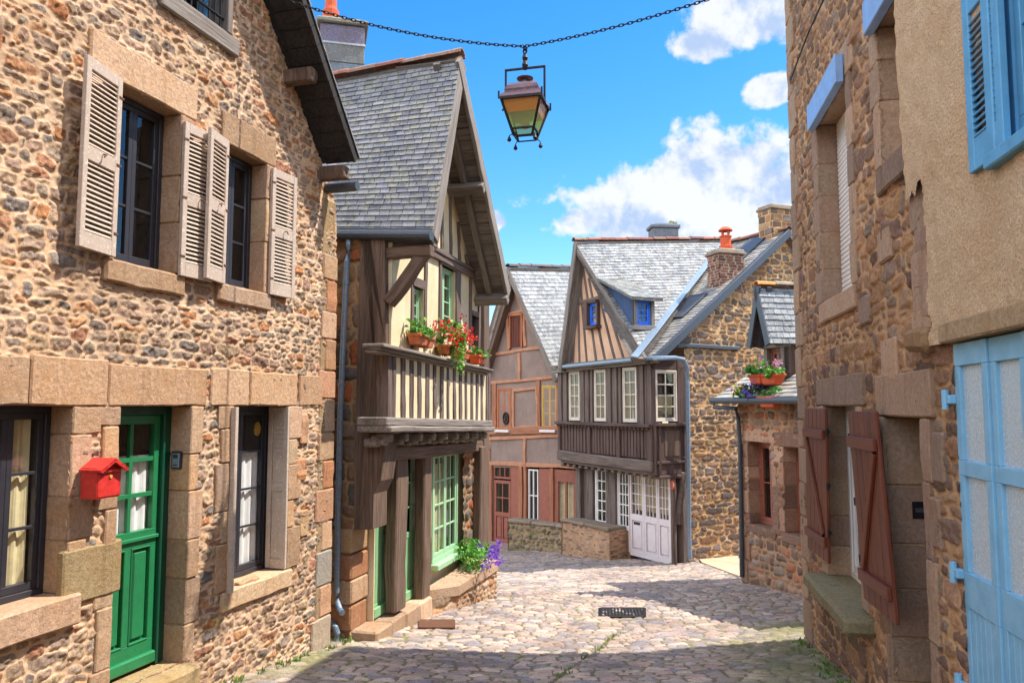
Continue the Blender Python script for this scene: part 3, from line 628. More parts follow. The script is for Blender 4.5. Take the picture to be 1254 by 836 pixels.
mb = MB(); e = [L.P(uE + .02, vE_ - .1, dd) for dd in (.36, -.6, -3)]; mb.tube(e, .055, 10); obj('gutter', mb, M['zinc_d'], HL)
# mailbox
d1 = .17; u0 = L.hit(118.5, 600, d1)[0]; u1 = L.hit(147, 600, d1)[0]; v0 = L.hit(120, 611, d1)[1]; v1 = L.hit(120, 573, d1)[1]; v2 = L.hit(133, 557, d1)[1]
um = (u0 + u1) / 2; MBX = thing('mailbox', 'small red house shaped mailbox hanging on the stone wall left of the green door', 'mailbox', L.P(um, v0, .03))
mb = MB(); mb.prism(L, [(u0, v0), (u1, v0), (u1 + .004, v1), (um, v2 - .035), (u0 - .004, v1)], .04, d1)
obj('box_body', mb, M['red'], MBX)
mb = MB()
for s in (-1, 1):
    e = u0 - .016 if s < 0 else u1 + .016; ev = v1 - .012
    mb.prism(L, [(e, ev), (um, v2 - .018), (um, v2 - .034), (e, ev - .014)], .03, d1 + .05)
    for k in range(7): f = (k + .5) / 7; mb.tube([L.P(e + (um - e) * f, ev - .012 + (v2 - ev - .022) * f, d1 + .03), L.P(e + (um - e) * f, ev - .012 + (v2 - ev - .022) * f, d1 + .05)], .012, 8)
obj('roof_lid', mb, M['red'], MBX)
mb = MB(); mb.box(L, u0 + .012, u1 - .012, v1 - .035, v1 - .012, d1 - .002, d1 + .02, .006); mb.box(L, u0 + .004, u1 - .004, v0 + .01, v1 - .045, d1 - .002, d1 + .006, .004); obj('flap', mb, M['red'], MBX)
mb = MB(); mb.tube([L.P(um + .004, v1 - .062, d1), L.P(um + .004, v1 - .062, d1 + .014)], .012, 10); obj('lock', mb, M['ochre'], MBX)
# intercom on the door reveal
rp = Pl(L.P(b_ := O['door'][1] - .002, 0, 0), -L.n, -dL); vi = L.hit(221, 575)[1]; IC = thing('intercom', 'small dark intercom box with pale front on the stone reveal right of the green door', 'intercom', L.P(b_ - .01, vi, -.1))
mb = MB(); mb.box(rp, .06, .15, vi, vi + .14, 0, .03, .006); obj('casing', mb, M['black'], IC)
mb = MB(); mb.box(rp, .068, .135, vi + .012, vi + .125, .028, .036, .003); obj('front_plate', mb, M['zinc'], IC)
mb = MB(); mb.box(rp, .08, .125, vi + .085, vi + .115, .034, .038, .002); mb.box(rp, .08, .125, vi + .025, vi + .035, .034, .038, .001); obj('speaker_grille', mb, M['black'], IC)
# ================================================================== half timbered house on the left
dH = Vector((.2663, 1.0035, 0)).normalized(); pt = ray(455, 497); Hg = Pl(Vector((pt.x, pt.y, 0)) * (9. / pt.y), dH)
Hu = Hg.shift(.22); HS = Pl(Hg.o, Hg.n, -dH); Hv = Hu.shift(.52)
TH = thing('timber_house', 'narrow cream timber framed house with steep slate gable roof and striped jettied balcony', 'house', (Hg.o.x, Hg.o.y, -1.1))
hu = lambda px, py, d=0: Hu.hit(px, py, d)
E0 = Hv.hit(530, 286); A_ = Hv.hit(565, 69); E1 = Hv.hit(625, 356)
gB = float(gz(Hg.o.x, Hg.o.y)) - .2
# side wall of rubble
PALH = [srgb(x) for x in ('8f7258', '7a6656', 'a07a58', 'a8623f', '6d6058', '8a7460', '9a7656', '756a5e')]
m_ = masonry(-1.3, .0, gB, EZ + 2., .013, (.16, .3), (.2, .38), PALH, mort=.014, depth=.035, seed=12, r=.035, p=4)
UP = HS.hit(431, 700, .05)[0]; VP = HS.hit(450, 648)[1]; DPI = Hg.shift(UP).hit(452, 700)[0]; relief('side_wall', m_, HS.Parr, M['rub_h'], TH, lambda U, V: (U < UP - .02) | (V > VP))
mb = MB()
for k in range(5):
    h = (HS.hit(450, 648)[1] - gB) / 5; v = gB + k * h
    mb.box(HS, UP - .3 - .07 * (k % 2), UP + rnd.uniform(-.012, .008), v + .006, v + h - .006, -DPI, .05, .02, srgb(('b8906c', 'a87b5a', 'bf9c7c', 'ab7a58', 'b5946f')[k]), seg=4, wob=.009)
obj('stone_pier', mb, M['granite'], TH)
mb = MB(); poly = [HS.hit(x, y) for x, y in ((444, 288), (474, 288), (475, 420), (473, 552), (468, 588), (460, 604), (459, 647), (436, 647), (436, 560), (440, 430))]
mb.prism(HS, poly, -.32, .05); mb.prism(HS, [(u * .98, v) for u, v in poly[:4]] + [(poly[3][0] - .05, poly[3][1]), (poly[0][0] + .12, poly[0][1])], .05, .06)
obj('corner_post', mb, M['timber'], TH)
# main facade plaster (upper floors) with holes
o1 = (*[hu(504, 400)[0], hu(518, 400)[0]], hu(510, 421)[1], hu(510, 352)[1]); o2 = (hu(538, 400)[0], hu(557, 400)[0], hu(547, 410)[1], hu(547, 327)[1]); o3 = (hu(577, 400)[0], hu(585, 400)[0], hu(580, 436)[1], hu(580, 387)[1])
uL = max(hu(474, 400)[0], .03); uR = hu(587, 400)[0]; vB = hu(475, 516)[1]; vS = hu(475, 421)[1]; tie = lambda u: hu(522, 305)[1] + (u - hu(522, 305)[0]) * (hu(584, 338)[1] - hu(522, 305)[1]) / (hu(584, 338)[0] - hu(522, 305)[0])
mb = MB(); cuts = sorted({uL, uR, o1[0], o1[1], o2[0], o2[1], o3[0], o3[1]})
for a, b in zip(cuts[:-1], cuts[1:]):
    m = (a + b) / 2; hole = [o for o in (o1, o2, o3) if o[0] < m < o[1]]
    segs = [(vB, tie(m))] if not hole else [(vB, hole[0][2]), (hole[0][3], tie(m))]
    for (c, d) in segs: mb.prism(Hu, [(a, c), (b, c), (b, tie(b) if d == tie(m) else d), (a, tie(a) if d == tie(m) else d)], -.14, 0)
roofv = lambda u: (E0[1] + (u - E0[0]) * (A_[1] - E0[1]) / (A_[0] - E0[0])) if u < A_[0] else (A_[1] + (u - A_[0]) * (E1[1] - A_[1]) / (E1[0] - A_[0]))
q0 = max(uL, E0[0] + .02); q1 = min(uR, E1[0])
mb.prism(Hu, [(uL, tie(uL) + .001), (q1, tie(q1) + .001), (q1, max(roofv(q1) - .12, tie(q1) + .05)), (A_[0], A_[1] - .2), (q0, max(roofv(q0) - .12, tie(q0) + .06)), (uL, tie(uL) + .1)], -.14, -.002)
obj('plaster_wall', mb, M['plaster_c'], TH)
mb = MB()
mb.beam(Hu, (uL - .02, tie(uL)), (uR + .02, tie(uR)), .15, -.12, .05); mb.beam(Hu, (uL - .01, tie(uL) + .03), (uR, tie(uR) + .03), .035, .05, .075, seg=6)
def stud(u, v0, v1, w=.09, du=0., d=.022): mb.beam(Hu, (u, v0), (u + du, v1), w, -.1, d + rnd.uniform(-.004, .006), seg=5, wob=.005)
for px in (504, 520, 538, 560, 575, 586): stud(hu(px, 400)[0], vS, tie(hu(px, 400)[0]) - .06, .085 if px not in (560,) else .2)
for k in range(9):
    u = uL + (uR - uL) * (k + .35) / 9; vt = roofv(u) - .2
    if vt > tie(u) + .15: stud(u, tie(u) + .06, vt, .075, (A_[0] - u) * .06)
mb.box(Hu, o1[0], o1[1], o1[3], o1[3] + .12, -.1, .03, .006); mb.box(Hu, o2[0] - .02, o2[1] + .02, o2[3], o2[3] + .09, -.1, .03, .006); mb.box(Hu, o3[0], o3[1], o3[3], o3[3] + .08, -.1, .03, .006)
u = A_[0] + .1; stud(u, tie(u), roofv(u) - .3, .14); mb.beam(Hu, (u - .35, roofv(u) - 1.15), (u + .55, roofv(u) - 1.2), .12, -.1, .03)
obj('timber_frame', mb, M['timber_p'], TH)
for o, cu in ((o1, None), (o2, None), (o3, None)):
    window(Hu, *o[:2], o[2], o[3], .05, TH, M['green_w'] if o is not o3 else M['black'], 1 if o is not o2 else 1, 4, 2 if o is o2 else 1, fw=.035, sw=.035, mun=.018)
# balcony parapet
mb = MB(); pb = [hu(478, 512, .07), hu(600, 516, .07), hu(600, 453, .07), hu(478, 424, .07)]; mb.prism(Hu, pb, -.1, .05); obj('parapet_plaster', mb, M['plaster_c'], TH)
mb = MB(); n = 15
for k in range(n):
    f = (k + .5) / n; a = (pb[0][0] + (pb[1][0] - pb[0][0]) * f, pb[0][1] + (pb[1][1] - pb[0][1]) * f); b = (pb[3][0] + (pb[2][0] - pb[3][0]) * f, pb[3][1] + (pb[2][1] - pb[3][1]) * f)
    mb.beam(Hu, a, (b[0] + rnd.uniform(-.02, .02), b[1]), .1 + rnd.uniform(-.015, .02), .0, .066 + rnd.uniform(-.003, .004), seg=5, wob=.005)
mb.beam(Hu, (pb[0][0], pb[0][1]), (pb[3][0], pb[3][1]), .12, -.08, .07); mb.beam(Hu, pb[1], pb[2], .1, -.08, .07)
obj('parapet_studs', mb, M['timber_p'], TH)
mb = MB(); s0 = hu(469, 424, .2); s1 = hu(605, 455, .2)
for (w, d0, d1, o) in ((.036, -.06, .2, .02), (.03, -.06, .15, -.013), (.03, -.05, .1, -.043)): mb.beam(Hu, (s0[0] + (.27 - d1) * .4, s0[1] + o), (s1[0], s1[1] + o), w, d0, d1, .008, 8, .003)
obj('sill_board', mb, M['timber_g'], TH)
mb = MB(); b0 = hu(472, 519, .1); b1 = hu(602, 521, .1)
for (w, d1, o) in ((.1, .12, .03), (.07, .16, -.055)): mb.beam(Hu, (b0[0], b0[1] + o), (b1[0], b1[1] + o), w, -.25, d1, .015, 10, .004)
obj('bressummer_beam', mb, M['timber_g'], TH)
mb = MB(); n = 9
for k in range(n):
    f = (k + .4) / n; u = b0[0] + (b1[0] - b0[0]) * f; v = b0[1] + (b1[1] - b0[1]) * f - .15
    for (dd, oo, hh) in ((.1, 0, .1), (.04, -.03, .12), (-.05, -.06, .1)): mb.box(Hu, u - .055, u + .055, v + oo - hh / 2, v + oo + hh / 2, dd - .18, dd, .02)
mb.box(Hu, uL - .0, uR, b0[1] - .12, b0[1] - .1, -.6, .05, .002)
obj('jetty_joists', mb, M['timber_g'], TH)
# ground floor
hg = lambda px, py, d=0: Hg.hit(px, py, d)
mb = MB(); l0 = hg(471, 556); l1 = hg(596, 544); mb.beam(Hg, (l0[0] - .15, l0[1]), (l1[0], l1[1] - .01), .16, -.25, .08, .015, 8, .008); obj('shop_lintel_beam', mb, M['timber'], TH)
for (xa, xb, yb) in ((484, 497, 752), (518.5, 527, 740)):
    mb = MB(); ua_, ub_ = hg(xa, yb, .05)[0], hg(xb, yb, .05)[0]; mb.beam(Hg, ((ua_ + ub_) / 2, hg(xa, yb, .05)[1]), ((ua_ + ub_) / 2 + .04, l0[1] - .06), ub_ - ua_, -.1, .05, .02, 7, .012, w1=(ub_ - ua_) * 1.1); obj('shop_post', mb, M['timber'], TH)
mb = MB(); u = hg(582, 640)[0]; mb.beam(Hg, (u, gB - .4), (u + .1, l1[1]), .3, -.25, .12, .02, 7, .012)
obj('shop_post', mb, M['timber'], TH)
RB = -.15
dA = DPI + .01, hg(474, 700, RB)[0]; dB_ = hg(493, 700, RB)[0], hg(514, 700, RB)[0]; wA = hg(526, 640, RB)[0], hg(557, 640, RB)[0]
vA = hg(460, 755, RB)[1]; vB2 = hg(503, 731, RB)[1]; vW = hg(530, 688, RB)[1]; vT = l0[1] - .07
mb = MB(); fr = MB(); gl = MB()
leaf(fr, gl, Hg, dA[0], dA[1], vA, vT, RB - .04, RB, [(.08, .96, [(.04, .96, 'b', 5, 1)])]); fr.box(Hg, dA[0], dA[1], vA, vA + .12, RB, RB + .035, .01)
d_ = obj('door', fr, M['green_p'], TH, label='plain boarded green door nearest the stone pier'); mb = MB(); mb.tube([Hg.P(dA[1] - .1, vA + .95, RB), Hg.P(dA[1] - .1, vA + .95, RB + .05)], .02, 8); obj('door_knob', mb, M['rust'], d_)
fr = MB(); gl = MB()
leaf(fr, gl, Hg, dB_[0], dB_[1], vB2, vT, RB - .04, RB, [(.07, .42, [(.08, .92, 'b', 4, 1)]), (.46, .97, [(.08, .92, 'g', 2, 3)])], .022); fr.box(Hg, dB_[0], dB_[1], vB2, vB2 + .12, RB, RB + .035, .01)
d_ = obj('door', fr, M['green_p'], TH, label='half glazed green door between two old posts'); obj('glass', gl, M['glass'], d_); obj('room_recess', room(Hg, dB_[0], dB_[1], vB2, vT, RB - .06), M['room'], d_)
window(Hg, wA[0], wA[1], vW, vT, .1, TH, M['green_w'], 2, 4, 2, fw=.06, sw=.05, mun=.026, label='wide mint green shop window of many panes', curtain='curtain_y', cv=.9, cu=(.1, .6), name='shop_window')
mb = MB(); mb.box(Hg, wA[0] - .03, wA[1] + .03, vW - .09, vW - .002, -.16, .0, .012); obj('window_sill', mb, M['green_w'], TH)
uend = hg(592, 640)[0]; vbase = gB - .5
mb = MB()
for (a, b, c) in ((dA[0] - .02, dA[0], vbase), (dA[1], dB_[0], vbase), (dB_[1], wA[0], vbase), (wA[0], wA[1], None), (wA[1], uend, vbase)):
    if c is not None: mb.box(Hg, a, b, c, l0[1], -.3, RB + .03, .004)
    else: mb.box(Hg, a, b, vbase, vW - .095, -.3, RB + .03, .004)
obj('plaster_infill', mb, M['plaster_c'], TH)
m_ = masonry(wA[1] + .02, uend, vbase, l0[1] - .08, .02, (.1, .2), (.14, .26), PALH, mort=.014, depth=.03, seed=15); relief('stone_infill', m_, Hg.shift(-.03).Parr, M['rub_h'], TH)
mb = MB(); a = hg(450, 770)[0]; b = hg(522, 735)[0]
for k in range(4):
    f0 = k / 4; f1 = (k + .98) / 4; u0 = a + (b - a) * f0; u1 = a + (b - a) * f1; top = (vA - .01) + (vB2 - vA) * f0 - .005
    mb.box(Hg, u0, u1, top - .5, top, -.25, .1 + rnd.uniform(-.012, .02), .02, gtint(('c2a182', 'ccab8c', 'b5977c')), seg=3, wob=.006)
obj('door_step', mb, M['granite'], TH)
mb = MB(); mb.box(Hg, .1, uend, l0[1] + .06, b0[1] - .05, -.3, .06, .004); mb.box(Pl(Hg.P(uend, 0, 0), -Hg.n, dH), -.1, 5., vbase, EZ + 2., -.3, 0, .01); obj('back_walls', mb, M['timber'], TH)
# roof
Hd = lambda uv, d, o=0.: Hv.P(uv[0], uv[1] + o, d)
Bk = 3.2
near = [Hd(E0, 0), Hd(A_, 0), Hd(A_, -Bk, -.2), Hd(E0, -Bk, .2)]
nn = (near[1] - near[0]).cross(near[3] - near[0]).normalized(); nn = -nn if nn.z < 0 else nn
far = [Hd(A_, 0), Hd(E1, 0), Hd(E1, -Bk), Hd(A_, -Bk, -.2)]; nf = (far[1] - far[0]).cross(far[3] - far[0]).normalized(); nf = -nf if nf.z < 0 else nf
mb = MB(); mb.slab(near, nn, .08); mb.slab(far, nf, .08); rf = obj('roof', mb, M['timber_g'], TH)
mb = MB(); slates(mb, near[3], near[0], near[1], near[2], .13, .085, pal=('77767a', '7f7e80', '6f6e73', '868486', '7a7878', '828084')); slates(mb, far[1], far[2], far[3], far[0], .19, .125); obj('roof_slates', mb, M['slate_h'], TH)
mb = MB(); ridge_tiles(mb, near[1] + Vector((0, 0, .04)), near[2] + Vector((0, 0, .04)), .11, .36); obj('ridge_tiles', mb, M['ridge'], TH)
mb = MB()
for (a, b, nrm, n) in ((near[0], near[1], nn, 16), (far[1], far[0], nf, 20)):
    d = b - a
    for k in range(n):
        p = a + d * (k / n) - nrm * .1; q = a + d * ((k + .96) / n) - nrm * .1; m = (p + q) / 2; mb.loft(m - Hv.n * .9, m - Hv.n * .03, d.normalized(), nrm, (q - p).length, .022, .003)
obj('soffit_boards', mb, M['timber_g'], TH)
mb = MB()
for (a, b, nrm) in ((near[0], near[1], nn), (far[1], far[0], nf)):
    mb.bar(a - nrm * .1 - Hv.n * .02, b - nrm * .1 - Hv.n * .02, .05, .22, nrm, .006, 10, .003); mb.bar(a - nrm * .16 - Hv.n * .3, b - nrm * .16 - Hv.n * .3, .09, .11, nrm, .006, 10, .004)
obj('bargeboard', mb, M['timber_g'], TH)
for f in (.52, .0): mb = MB(); p = far[1] + (far[0] - far[1]) * f - nf * .24; mb.bar(p - Hv.n * 1.1, p + Hv.n * .0, .14, .14, nf, .01, 3, .004); obj('roof_purlin', mb, M['timber_g'], TH)
mb = MB(); p = near[0] - nn * .12; mb.bar(p - Hv.n * .95 + dH * .06, p + dH * .06 - Hv.n * .02, .14, .16, (0, 0, 1), .01, 4, .006)
obj('roof_purlin', mb, M['timber_g'], TH)
mb = MB(); c0 = HS.hit(476, 378, .0); mb.bar(HS.P(.2, HS.hit(476, 372)[1], .0), near[0] - Vector((0, 0, .14)) - Hv.n * .08 + dH * .08, .13, .15, dH, .01, 6, .008); mb.bar(HS.P(-.35, near[0].z - .2, -.04), HS.P(.72, near[0].z - .2, -.04), .13, .13, (0, 0, 1), .01, 4, .006)
obj('eave_brace', mb, M['timber'], TH)
mb = MB(); g0 = near[0] - dH * .05 - Vector((0, 0, .03)); g1 = near[3] - dH * .05 - Vector((0, 0, .03)); mb.tube([g0, g1], .06, 10); mb.bar(near[0] - Vector((0, 0, .02)) + dH * .02, near[3] - Vector((0, 0, .02)) + dH * .02, .05, .16, (0, 0, 1), .006); obj('gutter', mb, M['zinc_d'], TH)
# drainpipe
mb = MB(); pp = lambda px, py, d=.1: HS.P(*HS.hit(px, py, d), d)
mb.tube([pp(427, 284, .02), pp(427, 300, .06), pp(425, 320), pp(421, 400), pp(417, 500), pp(414, 620), pp(412.5, 725), pp(413, 737), pp(416, 746, .14), pp(419, 750, .2)], .034, 12)
for (x, y) in ((424, 345), (418, 470), (414.6, 590), (413, 640), (412.5, 690)): mb.tube([pp(x, y - 2), pp(x - .1, y + 3)], .042, 12); mb.bar(pp(x, y, .1), pp(x, y, -.02), .014, .014)
obj('drainpipe', mb, M['zinc'], TH)
mb = MB(); mb.tube([pp(403, 762, .04), pp(407, 763, .08), pp(411, 768, .1), pp(413, 775, .1), pp(413, 784, .1)], .036, 12); obj('drain_elbow', mb, M['zinc'], TH)
# chimney on the ridge
c = at(419, 60, 10.75); ch = MB(); cp = Pl(Vector((c.x, c.y, 0)), (1, .25, 0)); w = .31; v0 = near[2].z - .6; vt = at(419, 34, 10.75).z
for k in range(6): h = (vt - v0) / 6; ch.box(cp, -w, w, v0 + k * h, v0 + (k + .99) * h, -.5, .1, .012, tuple(x * rnd.uniform(.8, 1.1) for x in srgb('84868c')), wob=.003)
ch.box(cp, -w - .05, w + .05, vt, vt + .07, -.55, .15, .015, srgb('8e8a7c')); ch.box(cp, -w + .01, w - .01, vt + .07, vt + .13, -.45, .05, .02, srgb('8a8478')); ch.box(cp, -w - .012, w + .012, vt - .3, vt - .27, -.512, .112, .003, srgb('c3c6c8'))
cm = obj('chimney', ch, M['granite'], TH); po = at(405, 24, 10.8); po.z = vt + .12; mb = MB(); mb.lathe(po, [(0, 0), (.12, 0), (.12, .14), (.1, .15), (.085, .2), (.08, .5), (.1, .52), (.1, .56), (.06, .56)], 16); obj('chimney_pot', mb, M['terra_o'], cm)
# ---- planters on the sill
def planter(px, py, w, label, flowers=None, trail=False, col='terra', leafn=140, hh=.2, rows=None):
    u, v = Hu.hit(px, py, .12); p = Hu.P(u, v, .12); t = thing('flower_pot', label, 'flower pot', p, 'flower pots on the timber balcony sill')
    mb = MB(); pl = Pl(Vector((p.x, p.y, 0)), dH, Hu.n); hz = .13
    for (a, b, d) in ((-w / 2, w / 2, .0),): mb.loft(pl.P(0, p.z, 0), pl.P(0, p.z + hz, 0), pl.ex, pl.n, w * .86, .13, .01, w1=w, d1=.17); mb.loft(pl.P(0, p.z + hz - .03, 0), pl.P(0, p.z + hz + .01, 0), pl.ex, pl.n, w + .02, .19, .008)
    obj('pot', mb, M[col], t)
    mb = MB(); foliage(mb, (p.x, p.y, p.z + hz + hh * .45), (w * .75, w * .7, hh), leafn, .06, ('4f8a2f', '6aa53a', '3d6e2a', '85b84a'))
    if trail: foliage(mb, Vector((p.x, p.y, p.z - .04)) + Hu.n * .17 + dH * .05, (.09, .12, .26), 220, .05, ('5f9a35', '87b94c', 'a5c764'))
    obj('foliage', mb, M['leaf'], t)
    if flowers: mb = MB(); blossoms(mb, (p.x, p.y, p.z + hz + hh * .75), (w * .9, w * 1.05, hh * .8), 190, .042, flowers); obj('blossoms', mb, M['petal'], t)
    return t
planter(512, 423, .3, 'terracotta box of low green leaves, nearest on the timber balcony sill', leafn=170, hh=.14)
planter(521, 426, .22, 'small terracotta pot of green shoots with two red buds beside the bright geraniums', leafn=60, hh=.13)
planter(546, 435, .3, 'terracotta box of bright red geraniums with a long green trailing plant', ('e8281c', 'd8201a', 'f04a2e', 'b81a16'), True, leafn=260, hh=.24)
planter(566, 440, .26, 'box of red geraniums behind the trailing plant on the balcony sill', ('e8281c', 'd8201a', 'f04a2e'), leafn=140, hh=.22)
planter(584, 446, .3, 'round orange pot with a clipped green cushion plant at the far end of the sill', col='terra_o', leafn=240, hh=.09)
# ---- stone bench with flowers
g1 = ghit(560, 745); g2 = ghit(608, 731); rel = lambda p: ((p - Hg.o).dot(dH), (p - Hg.o).dot(Hg.n)); ua, da = rel(g1); ub, db = rel(g2)
d0 = -.02; vt = EZ + (497 - 710) / 947 * g1.y; vt2 = EZ + (497 - 680) / 947 * g2.y; zb = min(g1.z, g2.z) - .25
BN = thing('stone_bench', 'low stone bench block with a worn slab top, standing by the mint green shop window', 'bench', (g1.x, g1.y, g1.z))
fp = Pl(Vector((g1.x, g1.y, 0)), Vector((g2.x - g1.x, g2.y - g1.y, 0))); fl = (g2 - g1).xy.length
PALB = [srgb(x) for x in ('b59a80', 'a98468', 'c3ab92', '9a8574', 'b8825e', 'a39282')]
m_ = masonry(0, fl, zb, min(vt, vt2) - .02, .013, (.06, .12), (.1, .2), PALB, mort=.012, depth=.035, seed=21); relief('front_face', m_, fp.Parr, M['rub_e'], BN)
ui = hg(525, 715)[0]; ipt = Hg.P(ui, 0, 0); ev = Vector((ipt.x - g1.x, ipt.y - g1.y, 0)); ep = Pl(Vector((g1.x, g1.y, 0)), ev); m_ = masonry(0, ev.length + .05, zb, vt - .05, .013, (.2, .3), (.3, .5), PALB, mort=.012, depth=.03, seed=22); relief('end_face', m_, ep.Parr, M['rub_h'], BN)
mb = MB(); a = Hg.P(ua - .03, vt + .0, da + .04); b = Hg.P(ub + .02, vt2, db + .04); c = Hg.P(ub + .02, vt2, d0); d = Hg.P(ui - .03, vt + .05, d0)
for k in range(3):
    f0 = k / 3; f1 = (k + .985) / 3; L1 = lambda p, q, f: p + (q - p) * f
    pts = [L1(a, b, f0), L1(a, b, f1), L1(d, c, f1), L1(d, c, f0)]; mb.slab(pts, (0, 0, 1), .13 + .01 * k, gtint(('c0a184', 'b99a7e', 'c8ab8e')))
obj('bench_top', mb, M['granite'], BN)
pf = Hg.P(ub - .5, vt2 - .01, db * .5); t = thing('flowering_plant', 'bushy green plant with purple blossoms sitting on the stone bench', 'plant', pf)
mb = MB(); foliage(mb, pf + Vector((-.02, 0, .17)), (.3, .42, .2), 700, .05, ('4f9a2c', '68ad3a', '3c7a26', '86bf4a')); obj('foliage', mb, M['leaf'], t)
mb = MB(); blossoms(mb, pf + Hg.n * .2 + Vector((.04, -.05, .17)), (.16, .3, .17), 200, .045, ('8a4fd0', '9a5fe0', '7340b8', 'b07ae8')); obj('blossoms', mb, M['petal'], t)
# ---------------------------------------------------------------- helper: slates on a flat polygon, rows parallel to the ridge
def slate_poly(mb, pts, ridge_dir, w=.2, h=.13, **kw):
    pts = [Vector(p) for p in pts]; ex = Vector(ridge_dir).normalized(); n = (pts[1] - pts[0]).cross(pts[-1] - pts[0]).normalized()
    n = -n if n.z < 0 else n; ex = (ex - n * ex.dot(n)).normalized(); ey = n.cross(ex)
    if ey.z < 0: ey = -ey
    o = pts[0]; q = [((p - o).dot(ex), (p - o).dot(ey)) for p in pts]; x0 = min(a for a, b in q); x1 = max(a for a, b in q); y0 = min(b for a, b in q); y1 = max(b for a, b in q)
    def inside(t):
        y = y0 + min(max(t, .0005), .9995) * (y1 - y0); xs = []
        for (a, b), (d, e) in zip(q, q[1:] + q[:1]):
            if (b > y) != (e > y): xs.append((d - a) * (y - b) / (e - b) + a)
        return ((min(xs) - x0) / (x1 - x0), (max(xs) - x0) / (x1 - x0)) if len(xs) > 1 else (.5, .5)
    P = lambda x, y: o + ex * x + ey * y
    slates(mb, P(x0, y0), P(x1, y0), P(x1, y1), P(x0, y1), w, h, inside, **kw); return n
def vwall(name, pl, u0, u1, v0, v1, mat, parent, d0=-.2, d1=0.):
    mb = MB(); mb.box(pl, u0, u1, v0, v1, d0, d1, .004); return obj(name, mb, mat, parent)

# ================================================================== centre house (dark jetty, pale slate roof)
r = lambda px: (px - 627) / F_ / 1.0035
CF = wall2((r(688) * 21, 21), (r(803) * 17.3, 17.3)); CG = wall2((2.88, 18.85), (3.61, 17.6)); DF = Pl((3.2, 17.3, 0), (.85, .53, 0))
C_ = thing('timber_house', 'dark timbered house with pale silvery slate roof, blue dormer and a pale pink glazed door', 'house', (3.2, 18.2, -2.0))
h = lambda px, py, d=0: CF.hit(px, py, d)
def pbeam(mb, pl, a, b, w, d0, d1, seg=4, wob=.004, **k): mb.beam(pl, pl.hit(*a), pl.hit(*b), w, d0, d1, .008, seg, wob, **k)
# gable
mb = MB(); gp = [h(687, 452), h(798, 441), h(790, 438), h(707, 303), h(702, 303)]; mb.prism(CF, gp, -.15, 0); obj('gable_plaster', mb, M['plaster_p'], C_)
mb = MB()
for (a, b) in (((695, 449), (705, 345)), ((702, 449), (706, 338)), ((710, 448), (707, 325)), ((719, 447), (709, 320)), ((731, 446), (714, 325)), ((742, 445), (721, 340)), ((754, 444), (733, 358)), ((765, 443), (746, 380)), ((776, 442), (760, 405))): pbeam(mb, CF, a, b, .085, -.1, .02)
pbeam(mb, CF, (706, 372), (736, 364), .1, -.1, .03); pbeam(mb, CF, (690, 451), (704, 306), .1, -.1, .03); pbeam(mb, CF, (705, 306), (791, 439), .1, -.1, .03)
obj('gable_studs', mb, M['timber_p'], C_)
a, b = h(725, 398)[0], h(734, 398)[0]; vb_, vt_ = h(731, 398)[1], h(731, 371)[1]
mb = MB(); mb.box(CF, a - .14, a, vb_ - .02, vt_ + .06, .0, .16, .004); mb.box(CF, a, b + .04, vt_, vt_ + .07, .0, .14, .004); mb.box(CF, a - .16, b + .1, vb_ - .09, vb_ - .01, .0, .18, .006); mb.box(CF, b, b + .05, vb_, vt_, .0, .1, .004); obj('attic_window_surround', mb, M['timber_d'], C_)
window(CF.shift(.12), a, b, vb_, vt_, .06, C_, M['blue_w'], 1, 3, 1, fw=.045, sw=.03, mun=.02, dep=.1, label='small bright blue attic window in the plaster gable')
# roof
ov = .3; A = CF.P(*CF.hit(703, 296, ov), ov); Bv = CF.P(*CF.hit(791, 439, ov), ov); Bl = CF.P(*CF.hit(683, 453, ov), ov); R = at(889, 294, 21.4)
nC = (Bv - A).cross(R - A).normalized(); nC = -nC if nC.z < 0 else nC
def onplane(px, py, p, n): q = ray(px, py); return EYE + q * ((p - EYE).dot(n) / q.dot(n))
Vb = onplane(776, 439, A, nC)
mb = MB(); mb.slab([A, R, Vb, Bv], nC, .12); A2 = A - CF.n * 4.5 + Vector((0, 0, 0)); nL = (Bl - A).cross(R - A).normalized(); nL = -nL if nL.z < 0 else nL
bk = R - A; mb.slab([A, Bl, Bl + bk, R], nL, .12); obj('roof', mb, M['timber_g'], C_)
mb = MB(); slate_poly(mb, [Bv, Vb + (R - A).normalized() * .12, R, A], R - A, .17, .115, pal=('6f7275', '63666b', '7b7d80', '5c5f63', '6d6b67', '868786')); obj('roof_slates', mb, M['slate_c'], C_)
mb = MB(); ridge_tiles(mb, A + Vector((0, 0, .05)), R + Vector((0, 0, .05)), .1, .36); obj('ridge_tiles', mb, M['ridge'], C_)
mb = MB()
for (p, q, n) in ((A, Bv, nC), (Bl, A, nL)):
    mb.bar(p - n * .08 - CF.n * .02, q - n * .08 - CF.n * .02, .05, .2, n, .006, 8, .003)
    mb.loft(p - n * .14 - CF.n * .17, q - n * .14 - CF.n * .17, (q - p).normalized().cross(n), n, .3, .03, .003)
obj('bargeboard', mb, M['timber_g'], C_)
